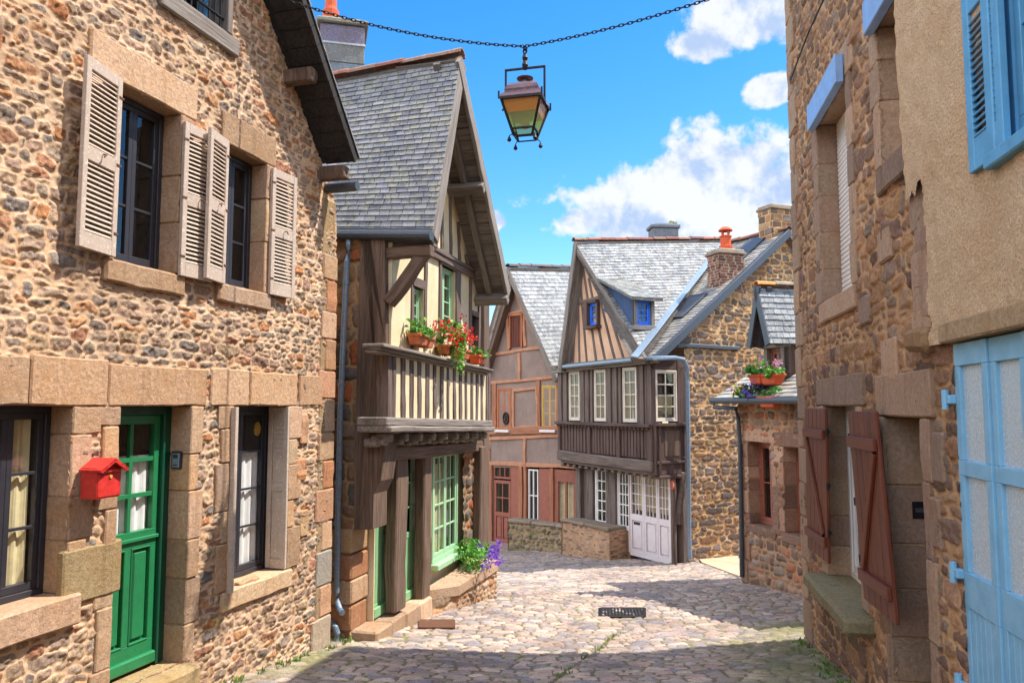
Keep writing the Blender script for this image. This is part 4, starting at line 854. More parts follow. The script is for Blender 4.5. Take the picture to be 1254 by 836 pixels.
# dormer
dx = Vector((.455, -.89, 0)); fpt = onplane(789, 399, A, nC) + Vector((.03, -.06, 0)); DD = Pl(Vector((fpt.x, fpt.y, 0)), Vector((.89, .455, 0)), dx); a, vb0 = DD.hit(777, 398); b, vt0 = DD.hit(801, 366); vb0 = DD.hit(789, 398)[1]; vt0 = DD.hit(789, 367)[1]
mb = MB(); side = Pl(DD.o, -dx, DD.ex); 
for u in (a, b - .06): mb.prism(Pl(DD.P(u, 0, 0), -dx, DD.ex), [(0, vb0 - .25), (1.25, vb0 + .45), (1.25, vt0 + .55), (0, vt0 + .03)], 0, .06)
obj('dormer_cheek', mb, M['cheek'], C_)
mb = MB(); mb.box(DD, a, a + .07, vb0 - .15, vt0 + .05, -.1, .02, .004); mb.box(DD, b - .09, b, vb0 - .15, vt0 + .05, -.1, .02, .004); mb.box(DD, a, b, vt0 - .02, vt0 + .06, -.1, .03, .004); mb.box(DD, a - .06, b + .06, vb0 - .12, vb0 - .02, -.2, .08, .006); obj('dormer_frame', mb, M['timber_g'], C_)
window(DD, a + .07, b - .09, vb0 - .01, vt0 - .02, .03, C_, M['blue_w'], 2, 3, 1, fw=.05, sw=.04, mun=.025, label='bright blue dormer window of six panes', dep=.3)
mb = MB(); q = [DD.P(a - .18, vt0 + .02, .16), DD.P(b + .14, vt0 + .02, .16), DD.P(b + .14, vt0 + .66, -1.25), DD.P(a - .18, vt0 + .66, -1.25)]; slates(mb, *q, .16, .12, pal=('8f9290', '9c9a92', '83807a')); mb.slab(q, (0, .0, 1), .06, srgb('5a5450')); obj('dormer_roof', mb, M['slate_d'], C_)
# jetty storey
ul = h(685, 500)[0]; ur = h(800, 500)[0]; v0 = h(799, 584)[1]; vE_ = h(799, 441)[1]; vl_ = h(799, 521)[1]; vbm = h(799, 562)[1]
mb = MB(); mb.box(CF, ul, ur, v0 + .25, vE_, -.25, -.05, .004); obj('upper_wall', mb, M['timber_d'], C_)
mb = MB(); pbeam(mb, CF, (681, 454), (803, 441), .14, -.1, .14, 6); pbeam(mb, CF, (681, 449), (804, 436), .05, -.1, .22, 6); obj('eave_beam', mb, M['timber_g'], C_)
mb = MB()
for (p, q) in ((684, 696), (711, 726.5), (743, 761.5), (781, 800)):
    u0, u1 = h(p, 500)[0], h(q, 500)[0]; n = max(3, int((u1 - u0) / .12))
    for k in range(n): mb.box(CF, u0 + (u1 - u0) * k / n + .006, u0 + (u1 - u0) * (k + .94) / n, vl_, vE_ - .1, -.06, .02 + .03 * (k % 2) + rnd.uniform(0, .01), .006)
obj('shutter_boards', mb, M['timber_p'], C_)
for k, (p, q) in enumerate(((697, 710), (728, 742), (763, 780))):
    u0, u1 = h(p, 500)[0], h(q, 500)[0]; window(CF, u0, u1, vl_ + .06, vE_ - .12, -.01, C_, M['cream'], 2, 4, 1, fw=.035, sw=.035, mun=.022, dep=.4, curtain='curtain' if k != 1 else None, cv=1, cu=(.35, .95), glass='glass')
mb = MB()
for k, (p, q) in enumerate(((689, 722), (725, 758), (761, 797))):
    u0, u1 = h(p, 500)[0], h(q, 500)[0]; n = 9
    for i in range(n): mb.box(CF, u0 + (u1 - u0) * (i + .1) / n, u0 + (u1 - u0) * (i + .86) / n, vbm, vl_ - .06, -.06, .02 + rnd.uniform(0, .012), .008)
for p in (687, 723.5, 759.5, 799): u0 = h(p, 500)[0]; mb.box(CF, u0 - .06, u0 + .06, vbm - .05, vl_ - .02, -.06, .08, .015)
obj('balustrade_boards', mb, M['timber_d'], C_)
mb = MB(); mb.box(CF, ul - .02, ur + .03, vl_ - .05, vl_ + .03, -.06, .16, .015, seg=4, wob=.003); mb.box(CF, ul - .01, ur + .02, vl_ - .1, vl_ - .05, -.06, .09, .01)
n = 26
for k in range(n): u0 = ul + (ur - ul) * (k + .3) / n; mb.box(CF, u0, u0 + .06, vl_ - .09, vl_ - .055, .05, .13, .006)
obj('ledge', mb, M['timber_d'], C_)
mb = MB(); mb.beam(CF, (ul, vbm - .13), (ur + .02, vbm - .17), .26, -.2, .1, .03, 6, .006); mb.beam(CF, (ul + .1, vbm - .29), (ur + .02, vbm - .33), .08, -.2, .03, .02, 6, .006)
for k in range(14): u0 = ul + (ur - ul) * (k + .5) / 14; mb.box(CF, u0 - .07, u0 + .07, vbm - .42, vbm - .34, -.45, .02, .02)
obj('bressummer_beam', mb, M['timber_p'], C_)
# right face under the neighbour's eave
hd = lambda px, py, d=0: DF.hit(px, py, d); e0 = 0; e1 = hd(839, 500)[0]
mb = MB(); w0, w1 = hd(802, 500)[0], hd(829, 500)[0]; wv0, wv1 = hd(815, 516)[1], hd(815, 453)[1]
mb.box(DF, -.03, e1, vbm - .35, wv0 - .06, -.3, .02, .01); mb.box(DF, -.03, w0, wv0 - .06, vE_ + .1, -.3, .03, .008); mb.box(DF, w1, e1, wv0 - .06, vE_ + .1, -.3, .03, .008); mb.box(DF, w0, w1, wv1, vE_ + .1, -.3, .02, .006)
for (p, q) in ((.03, .09), (e1 - .1, e1 - .03)): mb.box(DF, p, q, vbm - .3, wv0 - .1, .02, .06, .01)
mb.box(DF, -.05, e1 + .03, wv0 - .1, wv0 - .03, .0, .12, .01); mb.box(DF, -.02, e1, vbm - .1, vbm - .04, .02, .06, .01); mb.box(DF, .02, e1, vbm - .43, vbm - .35, -.3, .06, .02)
obj('corner_boards', mb, M['timber_d'], C_)
mb = MB(); mb.box(DF, .22, e1 - .22, vbm + .06, wv0 - .2, .02, .03, .004); obj('corner_panel', mb, M['timber'], C_)
window(DF, w0 + .005, w1 - .005, wv0, wv1, -.02, C_, M['cream'], 2, 4, 1, fw=.04, sw=.035, mun=.024, dep=.08, label='white window of eight panes on the dark corner boards beside the stone gable', )
# ground storey
hc = lambda px, py, d=0: CG.hit(px, py, d); vt_ = hc(822, 583)[1]; vb_ = hc(822, 688)[1]
x = [hc(p, 640)[0] for p in (704, 729, 744, 756, 772.5, 790, 807, 822)]
mb = MB(); mb.box(CG, x[0], x[1], vb_ - .4, vt_ + .35, -.3, -.02, .01); mb.box(CG, x[0] - .3, x[7] + .05, vt_ + .02, vt_ + .4, -.3, .03, .01); mb.box(CG, x[2], x[3], vb_ - .2, vt_ + .1, -.2, .06, .015, seg=4, wob=.006)
mb.box(CG, x[0] + .2, x[0] + .38, vb_ - .2, vt_ + .1, -.2, .1, .02, seg=4, wob=.008); mb.box(CG, x[1] - .34, x[1] - .04, vb_, vt_ + .1, -.1, .05, .015, seg=4, wob=.006)
obj('ground_posts', mb, M['timber_p'], C_)
vw = hc(744, 644)[1]
window(CG, x[1], x[2], vw, vt_ + .02, -.0, C_, M['white'], 2, 5, 1, fw=.05, sw=.04, mun=.025, dep=.4); window(CG, x[3], x[4] - .02, vw, vt_ + .02, -.0, C_, M['white'], 3, 5, 1, fw=.05, sw=.04, mun=.025, dep=.4)
mb = MB(); mb.box(CG, x[1], x[4] - .02, vb_ - .3, vw - .01, -.3, .02, .01, srgb('8d7158')); obj('plinth', mb, M['granite'], C_)
fr = MB(); gl = MB()
for k in range(3): leaf(fr, gl, CG, x[4 + k] + .004, x[5 + k] - .004, vb_ + .02, vt_ + .03, -.03, .03, [(.04, .40, [(.13, .87, 'p', 1, 1)]), (.47, .97, [(.12, .88, 'g', 3, 4)])], .018)
fr.box(CG, x[4] - .03, x[4], vb_, vt_ + .04, -.06, .05, .004); fr.box(CG, x[7], x[7] + .04, vb_, vt_ + .04, -.06, .05, .004); fr.box(CG, x[4], x[7], vb_ - .06, vb_ + .018, -.1, .04, .006)
d_ = obj('folding_door', fr, M['pinkw'], C_); obj('glass', gl, M['glass'], d_); obj('room_recess', room(CG, x[4], x[7], vb_, vt_, -.08, .12), M['room'], d_); obj('curtain', curtain_mb(CG, x[4] + .1, x[7] - .05, vb_ + 1., vt_, -.13, .03, .2), M['curtain_y'], d_)
mb = MB(); u0 = (x[4] + x[5]) / 2; mb.box(CG, u0 - .11, u0 + .11, vb_ + .68, vb_ + .74, .028, .04, .003); obj('letter_slot', mb, M['iron'], d_)
# corner bracket and post
mb = MB(); p0 = hd(825, 640)[0]; mb.box(DF, p0 - .04, p0 + .08, vb_ - .1, vbm - .4, -.05, .03, .015, seg=5, wob=.006); mb.box(DF, e1 - .2, e1 - .04, vb_ - .1, vbm - .3, -.3, .06, .02, seg=5, wob=.008)
for k in range(7):
    t0, t1 = k / 7, (k + 1.1) / 7; c = lambda t: DF.P(p0 + .1 + .28 * t ** 1.8, vbm - 1.45 + 1.05 * t ** .75, .06); mb.bar(c(t0), c(t1), .1, .12, DF.n, .015)
obj('corner_bracket', mb, M['timber_p'], C_)
vwall('corner_infill', DF, p0 + .3, e1, vb_ - .2, vbm - .3, M['timber_d'], C_, -.4, -.2)
mb = MB(); g = [DF.P(*hd(x_, y_, .2), .2) for x_, y_ in ((800, 441), (826, 438), (837, 440), (841.5, 450), (842, 470), (843, 560), (844, 660), (845, 684))]; g[0] = CF.P(*CF.hit(690, 449, .26), .26); g.insert(1, CF.P(*CF.hit(801, 438, .26), .26)); mb.tube(g[:1] + g[1:], .05, 10); 
for q in (4, 6): mb.bar(g[q], g[q] - DF.n * .2, .02, .02)
obj('drainpipe', mb, M['zinc'], C_)
# chimney + sign
c = at(815.5, 290, 21.6); cp = Pl(Vector((c.x, c.y, 0)), (1, .1, 0)); mb = MB(); vt = at(815, 279, 21.6).z; mb.box(cp, -.37, .37, c.z - .9, vt, -.5, .0, .015); mb.box(cp, -.42, .42, vt, vt + .11, -.54, .04, .02, seg=3, wob=.006); mb.box(cp, -.3, .3, vt + .11, vt + .15, -.44, -.06, .02); cm = obj('chimney', mb, M['concrete'], C_)
mb = MB(); foliage(mb, cp.P(.2, vt + .2, -.2), (.16, .1, .1), 60, .06, ('7d8a4a', '9a9a5a')); obj('weeds', mb, M['leaf'], cm)
sg = hd(823.5, 599, .04); t = thing('sign', 'small orange sign box on the corner post beside the pale pink door', 'sign', DF.P(*sg, .06)); mb = MB(); mb.box(DF, sg[0] - .05, sg[0] + .05, sg[1], sg[1] + .19, .035, .08, .008); obj('sign_box', mb, M['terra_o'], t); mb = MB(); mb.box(DF, sg[0] - .018, sg[0] + .018, sg[1] + .06, sg[1] + .15, .078, .084, .002); obj('sign_mark', mb, M['white'], t)
# ================================================================== stone gable house behind
D_ = thing('stone_house', 'golden rubble stone gable with brick chimney, behind the dark timbered house', 'house', (5.2, 18.6, -2.))
V0 = DF.P(*hd(803, 437, .2), .2); V1 = DF.P(*hd(966, 282, .2), .2); rd = Vector((-.53, .85, 0)); Rb = V1 + rd * 3.2; nD = (V1 - V0).cross(rd).normalized(); nD = -nD if nD.z < 0 else nD
sl_ = (V1.z - V0.z) / ((V1 - V0).xy.length); u00 = (V0 - DF.o).dot(DF.ex); line = lambda U: V0.z + (U - u00) * sl_ - .09
Db = onplane(772, 440, V0, nD); Dm = onplane(887, 297, V0, nD)
PALD = [srgb(x) for x in ('8a7262', '7a6659', '96785f', '6f625b', 'a5805c', '8f6f56', '84746a', 'a88a68')]
ub = hd(839, 500)[0]; vband = hd(870, 424)[1]; gBD = -2.35
m_ = masonry(ub - 1.2, ub + 5.5, gBD, V1.z + .5, .02, (.07, .17), (.15, .5), PALD, mort=.012, depth=.026, p=2.3, seed=31, warp=.03, r=.02, tall=.2, gap=1.7, jit=.12)
relief('gable_wall', m_, DF.Parr, M['rub_d'], D_, lambda U, V: (V < np.minimum(line(U), 2 * V1.z - line(U) - .0 + 0 * U)) & ((U > ub) | (V > vband)))
mb = MB(); mb.slab([V0, V1, Rb, Db], nD, .14); mb.slab([V1, V1 + DF.ex * 3 - Vector((0, 0, 2.4)), V1 + DF.ex * 3 - Vector((0, 0, 2.4)) + rd * 3, Rb], Vector((.5, .3, .8)).normalized(), .1); obj('roof', mb, M['timber_g'], D_)
mb = MB(); slate_poly(mb, [Db, V0, V1, Rb, Dm], rd, .2, .12, pal=('8a8680', '7d7a78', '989288', 'a19a8e', '74706e')); obj('roof_slates', mb, M['slate_d'], D_)
mb = MB(); ridge_tiles(mb, V1 + Vector((0, 0, .06)), Rb + Vector((0, 0, .06)), .11, .36); obj('ridge_tiles', mb, M['ridge'], D_)
mb = MB(); mb.bar(V0 - nD * .06 + DF.n * .01, V1 - nD * .06 + DF.n * .01, .04, .17, nD, .004, 6, .002); mb.bar(V0 + nD * .02 - DF.n * .03, V1 + nD * .02 - DF.n * .03, .12, .02, nD, .003); obj('verge_board', mb, M['zinc_d'], D_)
mb = MB(); a = Vb + nC * .04; b = R + nC * .05
mb.bar(a, b, .17, .04, nD + nC, .006, 6, .003); obj('valley_lead', mb, M['zinc'], D_)
mb = MB(); mb.box(DF, hd(827, 424)[0], hd(903, 424)[0], vband - .06, vband + .03, -.05, .09, .01, seg=4, wob=.004); obj('drip_band', mb, M['zinc_d'], D_)
for (p, q) in (((846, 389), (879, 359)), ((921, 316), (958, 285))):
    a = onplane(*p, V0, nD); b = onplane(*q, V0, nD); up = (V1 - V0).normalized(); mb = MB(); m = rd * .3; pl = Pl(a + rd * .25 + nD * .04, rd, nD, up); L_ = (b - a).dot(up)
    mb.box(pl, 0, .06, 0, L_, 0, .03, .004); mb.box(pl, .54, .6, 0, L_, 0, .03, .004); mb.box(pl, .06, .54, 0, .06, 0, .03, .004); mb.box(pl, .06, .54, L_ - .06, L_, 0, .03, .004); f_ = obj('skylight', mb, M['zinc_d'], D_); mb = MB(); mb.quad(*[pl.P(x_, y_, .02) for x_, y_ in ((.06, .06), (.54, .06), (.54, L_ - .06), (.06, L_ - .06))]); mb.slab([pl.P(x_, y_, .01) for x_, y_ in ((.06, .06), (.54, .06), (.54, L_ - .06), (.06, L_ - .06))], nD, .01); obj('glass', mb, M['zinc_d'], f_)
def brick_chimney(pl, u0, u1, v0, v1, dp, parent, pal, rows, cols, mort, seed, mat):
    root = None
    mb = MB(); mb.box(pl, u0 + .01, u1 - .01, v0, v1 - .02, -dp + .01, -.01, .004, srgb('8a6a58')); mb.box(pl, u0 - .05, u1 + .05, v1, v1 + .07, -dp - .05, .05, .015, srgb('9a8a7a'), seg=3, wob=.004); mb.box(pl, u0 - .02, u1 + .02, v1 + .07, v1 + .13, -dp - .02, .02, .02, srgb('a89a88')); ch = obj('chimney', mb, M['granite'], parent)
    for k, (q, w_) in enumerate(((Pl(pl.P(u0, 0, 0), pl.ex, pl.n), u1 - u0), (Pl(pl.P(u0, 0, -dp), pl.n, -pl.ex), dp))):
        m_ = masonry(0, w_, v0, v1, .009, rows, cols, pal, mort=mort, depth=.012, p=8, jit=.02, warp=.004, seed=seed + k, r=.012, tall=0, rough=.002, gap=1.4); relief('brickwork', m_, q.Parr, mat, ch)
    return ch
cpt = onplane(898, 347, V0, nD); cpt = cpt + rd * .3; cp = Pl(Vector((cpt.x, cpt.y, 0)), (1, .35, 0)); u0, u1 = cp.hit(881, 330)[0], cp.hit(911, 330)[0]
ch = brick_chimney(cp, u0, u1, cp.hit(895, 352)[1] - .1, cp.hit(895, 311)[1], .5, D_, [srgb(x) for x in ('7d5548', '8f6152', '6f4c44', '9a6c58')], (.068, .072), (.2, .23), .008, 41, M['brick'])
mb = MB(); po = cp.P((u0 + u1) / 2 + .02, cp.hit(895, 305)[1], -.25); mb.lathe(po, [(0, 0), (.16, 0), (.17, .12), (.13, .14), (.13, .34), (.16, .36), (.13, .38)], 16)
for k in range(4): a_ = k * math.pi / 2 + .4; mb.bar(po + Vector((.1 * math.cos(a_), .1 * math.sin(a_), .37)), po + Vector((.1 * math.cos(a_), .1 * math.sin(a_), .5)), .04, .04)
mb.lathe(po, [(.17, .5), (.17, .53), (.08, .6), (0, .62)], 16); obj('chimney_pot', mb, M['terra_o'], ch)
cp = Pl(Vector((V1.x, V1.y, 0)) + DF.n * -.25, (1, .4, 0)); u0, u1 = cp.hit(945, 270)[0], cp.hit(985, 270)[0]
brick_chimney(cp, u0, u1, V1.z - .6, cp.hit(955, 256)[1], .5, D_, PALD, (.14, .2), (.2, .34), .016, 47, M['rub_d'])
# ================================================================== brown plastered house at the end of the street
BF = wall2((r(597) * 23.3, 23.3), (r(692) * 21.6, 21.6)); hb = lambda px, py, d=0: BF.hit(px, py, d)
B_ = thing('timber_house', 'crooked grey brown plastered house with terracotta painted beams and red brown shopfront', 'house', (.4, 22.4, -2.4))
mb = MB(); mb.prism(BF, [hb(583, 572), hb(716, 572), hb(712, 470), hb(682, 464), hb(626, 340), hb(619, 340), hb(583, 450)], -.3, 0); mb.prism(BF, [hb(583, 575), hb(583, 690), hb(604, 690), hb(604, 575)], -.3, 0); obj('plaster_wall', mb, M['plaster_b'], B_)
mb = MB()
def obeam(a, b, w=.11, d=.05): mb.beam(BF, hb(*a), hb(*b), w, -.1, d, .012, 5, .012)
for a, b in (((623, 362), (602, 445)), ((604, 434), (664, 425)), ((636, 432), (637, 466)), ((599, 469), (686, 461)), ((626, 350), (682, 463)), ((629, 478), (658, 475)), ((629, 524), (659, 523)), ((629, 478), (629, 524)), ((658, 476), (659, 523)), ((600, 537), (690, 533)), ((598, 567), (708, 571)), ((643, 535), (643, 569)), ((600, 470), (599, 570)), ((621, 386), (624, 428)), ((641, 380), (644, 424)), ((621, 386), (641, 380))): obeam(a, b, .09 if b != (708, 571) else .12)
obj('painted_bands', mb, M['orange_band'], B_)
mb = MB(); obeam((597, 528), (694, 526), .22, .07); obeam((606, 470), (606, 527), .16, .05); obeam((660.5, 466), (660.5, 527), .12, .06); obeam((684.5, 465), (684.5, 527), .12, .06); obj('timber_beams', mb, M['timber_o'], B_)
mb = MB(); mb.beam(BF, hb(624, 338, .3), hb(588, 455, .3), .34, .0, .3, .01, 5, .01); mb.beam(BF, hb(616, 360, .1), hb(597, 452, .1), .2, -.1, .12, .01, 5, .01); obj('bargeboard', mb, M['timber'], B_)
a, b = hb(625, 400)[0], hb(641, 400)[0]; mb = MB(); lf = MB(); leaf(lf, MB(), BF, a + .04, b - .04, hb(633, 424)[1], hb(633, 388)[1], .0, .05, [(.05, .95, [(.06, .94, 'b', 4, 1)])]); mb.box(BF, a, a + .05, hb(633, 426)[1], hb(633, 386)[1], .0, .08, .005); mb.box(BF, b - .05, b, hb(633, 426)[1], hb(633, 386)[1], .0, .08, .005); mb.box(BF, a, b, hb(633, 387)[1], hb(633, 384)[1], .0, .08, .005); sh_ = obj('attic_shutter', lf, M['brown'], B_); obj('shutter_frame', mb, M['orange_w'], sh_)
a, b = hb(609, 500)[0], hb(626, 500)[0]; w_ = window(BF, a, b, hb(617, 526)[1], hb(617, 475)[1], -.02, B_, M['orange_w'], 1, 2, 2, fw=.05, sw=.035, dep=.4, curtain='curtain', cv=1., label='orange brown window with pale curtain and round ornament')
mb = MB(); p = BF.P(a + (b - a) * .66, hb(617, 512)[1], .03); mb.tube([p + BF.ex * .1 * math.cos(t * .524) + BF.up * .17 * math.sin(t * .524) for t in range(13)], .02, 6, cap=False)
for t in range(4): e = BF.ex * .1 * math.cos(t * .785) + BF.up * .17 * math.sin(t * .785); mb.bar(p - e, p + e, .02, .015, BF.n)
obj('round_ornament', mb, M['iron'], w_)
a, b = hb(664, 500)[0], hb(683, 500)[0]; window(BF, a, b, hb(673, 525)[1], hb(673, 472)[1], -.02, B_, M['ochre'], 1, 3, 2, fw=.045, sw=.03, dep=.4, label='ochre yellow window beside the dark jetty')
mb = MB()
for (p, d) in ((617, 525), (673, 525)): u = hb(p, d)[0]; mb.box(BF, u - .27, u + .27, hb(p, d + 2)[1] - .05, hb(p, d + 1)[1], .0, .14, .01)
obj('window_sill', mb, M['white'], B_)
vb2 = hb(615, 664)[1]; vt2 = hb(640, 571)[1]; X_ = lambda p: hb(p, 620)[0]
mb = MB()
for p, w in ((602, .1), (638, .14), (676.5, .12), (644, .1), (709, .14)): mb.box(BF, X_(p) - w / 2, X_(p) + w / 2, vb2 - .2, vt2, -.2, .06, .012, seg=4, wob=.008)
obj('shop_post', mb, M['timber_o'], B_)
fr = MB(); gl = MB(); leaf(fr, gl, BF, X_(604.5), X_(625), vb2 + .02, hb(615, 588)[1], -.06, -.01, [(.05, .42, [(.12, .48, 'p', 1, 1), (.54, .88, 'p', 1, 1)]), (.48, .95, [(.14, .88, 'g', 2, 2)])], .03); leaf(fr, gl, BF, X_(604.5), X_(625), hb(615, 586)[1], vt2, -.06, -.01, [(.15, .85, [(.06, .94, 'g', 3, 1)])], .03); fr.box(BF, X_(625), X_(637), vb2, vt2, -.07, -.015, .01)
d_ = obj('door', fr, M['door_r'], B_); obj('glass', gl, M['glass'], d_); obj('room_recess', room(BF, X_(604.5), X_(625), vb2, vt2, -.08), M['room'], d_)
fr = MB(); gl = MB(); leaf(fr, gl, BF, X_(647), X_(659), hb(655, 640)[1], vt2 - .06, -.06, .0, [(.04, .97, [(.12, .46, 'g', 1, 2), (.56, .9, 'g', 1, 2)])], .03); w_ = obj('shop_window', fr, M['white'], B_); obj('glass', gl, M['glass'], w_); obj('room_recess', room(BF, X_(647), X_(659), vb2 + .5, vt2, -.08), M['room'], w_)
mb = MB(); mb.box(BF, X_(660), X_(675), vb2 + .3, vt2 - .02, -.1, .0, .01); mb.box(BF, X_(645), X_(660), vb2 - .2, hb(655, 641)[1], -.2, -.01, .01); obj('shop_panel', mb, M['door_r'], B_)
fr = MB(); gl = MB(); leaf(fr, gl, BF, X_(678), X_(707), vb2 + .35, vt2 - .02, -.06, .0, [(.13, .82, [(.2, .48, 'g', 1, 1), (.56, .84, 'g', 1, 1)])], .03); w_ = obj('shop_window', fr, M['door_r'], B_); obj('glass', gl, M['glass'], w_); obj('curtain', curtain_mb(BF, X_(680), X_(705), vb2 + .6, vt2 - .2, -.14, .02, .2), M['curtain_y'], w_); obj('room_recess', room(BF, X_(678), X_(707), vb2, vt2, -.08), M['room'], w_)
vwall('plinth', BF, X_(637), X_(716), vb2 - .5, vb2 + .36, M['plaster_b'], B_, -.3, -.03); vwall('plinth', BF, X_(601), X_(640), vb2 - .5, vb2 + .01, M['plaster_b'], B_, -.3, .1)
Ab = BF.P(*hb(622, 327, .3), .3); Rb2 = at(712, 329, 24.4); Bb = BF.P(*hb(683, 465, .3), .3); nB = (Bb - Ab).cross(Rb2 - Ab).normalized(); nB = -nB if nB.z < 0 else nB; Bc = Bb + (Rb2 - Ab)
mb = MB(); mb.slab([Ab, Rb2, Bc, Bb], nB, .12); lb = BF.P(*hb(586, 460, .3), .3); n2 = (lb - Ab).cross(Rb2 - Ab).normalized(); n2 = -n2 if n2.z < 0 else n2; mb.slab([Ab, lb, lb + Rb2 - Ab, Rb2], n2, .12); obj('roof', mb, M['timber_g'], B_)
mb = MB(); slate_poly(mb, [Bb, Bc, Rb2, Ab], Rb2 - Ab, .22, .14, pal=('6f7275', '63666b', '7b7d80', '5c5f63', '868786')); obj('roof_slates', mb, M['slate_c'], B_)
mb = MB(); ridge_tiles(mb, Ab + Vector((0, 0, .05)), Rb2 + Vector((0, 0, .05)), .1, .42, ('5f5450', '6f5a52', '7a4a40')); obj('ridge_tiles', mb, M['ridge'], B_)
mb = MB(); mb.bar(Ab - nB * .07, Bb - nB * .07, .05, .16, nB, .006, 6, .003); obj('verge_board', mb, M['timber_g'], B_)
# ---- low walls in front
def low_wall(p0, p1, ptop, dep, label, pal, mat, seed, rows=(.07, .13), cols=(.12, .26)):
    a, b = (p0, p1) if isinstance(p0, Vector) else (ghit(*p0), ghit(*p1)); pl = wall2(a, b); L_ = (b - a).xy.length; vt = pl.hit(*ptop)[1]; zb = min(a.z, b.z) - .3; t = thing('low_wall', label, 'wall', (a.x, a.y, a.z), 'low stone walls before the end houses')
    relief('front_face', masonry(0, L_, zb, vt, .024, rows, cols, pal, mort=.016, depth=.05, seed=seed, r=.04, warp=.04), pl.Parr, mat, t)
    for (u, s) in ((0, -1), (L_, 1)): relief('end_face', masonry(-dep, .03, zb, vt, .024, rows, cols, pal, mort=.014, depth=.04, seed=seed + 5, r=.04), Pl(pl.P(u, 0, 0), pl.n, pl.ex * s).Parr, mat, t)
    mb = MB(); n = max(2, int(L_ / .7))
    for k in range(n): mb.box(pl, L_ * k / n, L_ * (k + .98) / n, vt - .03, vt + .05 + rnd.uniform(-.01, .02), -dep, .05, .02, gtint(('9a8874', 'a39280', '8f7f6c')), seg=3, wob=.01)
    obj('coping', mb, M['granite'], t)
low_wall((623, 673), (712, 676), (665, 642), .5, 'low rough grey rubble wall under the red brown shopfront', [srgb(x) for x in ('7a6f5e', '8a7c68', '6b6252', '958872')], M['rub_h'], 61)
wq = lambda u: Vector((CG.P(u, 0, .5).x, CG.P(u, 0, .5).y, float(gz(CG.P(u, 0, .5).x, CG.P(u, 0, .5).y))))
low_wall(wq(x[0] + .15), wq(x[4] - .15), (740, 648), .5, 'low wall of thin pinkish stone courses left of the pale pink door', [srgb(x) for x in ('9a7866', 'a8826c', '87695a', 'b08f7a')], M['rub_e'], 63, (.05, .08), (.2, .4))
# ================================================================== small cottage on the right
EF = wall2((4.25, 14.6), (4.75, 12.2)); he = lambda px, py, d=0: EF.hit(px, py, d); E_ = thing('stone_cottage', 'low pink stone cottage with slate eave, peaked dormer and terracotta flower pots', 'house', (4.4, 13.6, -1.5))
vev = EZ + .12; gE = -1.9; eo = []
w1 = (he(918, 600)[0], he(946, 600)[0], he(946, 648)[1], he(946, 543)[1]); w2 = (he(961, 600)[0], he(990, 600)[0], he(975, 655)[1], he(975, 548)[1]); eo = [w1, w2]
m_ = masonry(0, 4.6, gE, vev, .019, (.08, .16), (.12, .3), [srgb(x) for x in ('a3806a', '94705c', 'b08c72', '85695a', 'b5795a', '9c8676')], mort=.013, depth=.035, seed=71, r=.035)
relief('wall', m_, EF.Parr, M['rub_e'], E_, lambda U, V: holes(U, V, eo))
mb = MB(); ES = Pl(EF.o, -EF.n, -EF.ex); mb.box(ES, .0, 4., gE, vev + .0, -.3, .02, .01, srgb('a3806a')); obj('end_wall', mb, M['granite'], E_)
mb = MB()
for w in eo: opening_blocks(mb, EF, *w, .26, (.14, .28), .24, .16, ('b98f78', 'a87f6a', 'c29a80', '8f7060'))
for k in range(6): mb.box(EF, -.02, (.2, .34)[k % 2], gE + .3 + k * .42, gE + .3 + (k + .97) * .42, -.3, .035, .015, gtint(('b08c74', 'a07a64', 'bd9a80')), seg=3, wob=.005)
obj('window_surround', mb, M['granite'], E_)
window(EF, *w1, .2, E_, M['door_r'], 1, 2, 2, fw=.06, sw=.05, curtain='curtain_y', cu=(.3, 1)); window(EF, *w2, .22, E_, M['door_r'], 1, 2, 1, fw=.06)
# roof of the cottage
e0 = -.34; e1 = 4.6; rs = .62
q = [EF.P(e0, vev + .02, .32), EF.P(e1, vev + .02, .32), EF.P(e1, vev + .02 + rs * 3.3, -3.0), EF.P(e0, vev + .02 + rs * 3.3, -3.0)]; mb = MB(); nE = (q[1] - q[0]).cross(q[3] - q[0]).normalized(); nE = -nE if nE.z < 0 else nE; mb.slab(q, nE, .09); mb.slab([q[3], q[2], q[2] - EF.n * 3 - Vector((0, 0, 1.8)), q[3] - EF.n * 3 - Vector((0, 0, 1.8))], Vector((.5, 0, .8)).normalized(), .09); obj('roof', mb, M['timber_g'], E_)
mb = MB(); slates(mb, *q, .22, .13, pal=('a9a59c', '9a968e', 'b5b0a6', '8a8680')); obj('roof_slates', mb, M['slate_d'], E_)
mb = MB(); g0 = EF.P(e0, vev - .02, .38); g1 = EF.P(e1, vev - .04, .38); mb.tube([g0, g1], .055, 10); obj('gutter', mb, M['zinc_d'], E_)
mb = MB(); ep_ = lambda px, py, d: EF.P(*he(px, py, d), d); mb.tube([g0 + EF.ex * .1, g0 + EF.ex * .1 - Vector((0, 0, .12)), ep_(901, 500, .2), ep_(904, 512, .09), ep_(906, 540, .08), ep_(907, 600, .08), ep_(908, 660, .08), ep_(908.5, 706, .08)], .04, 10)
obj('drainpipe', mb, M['zinc_d'], E_)
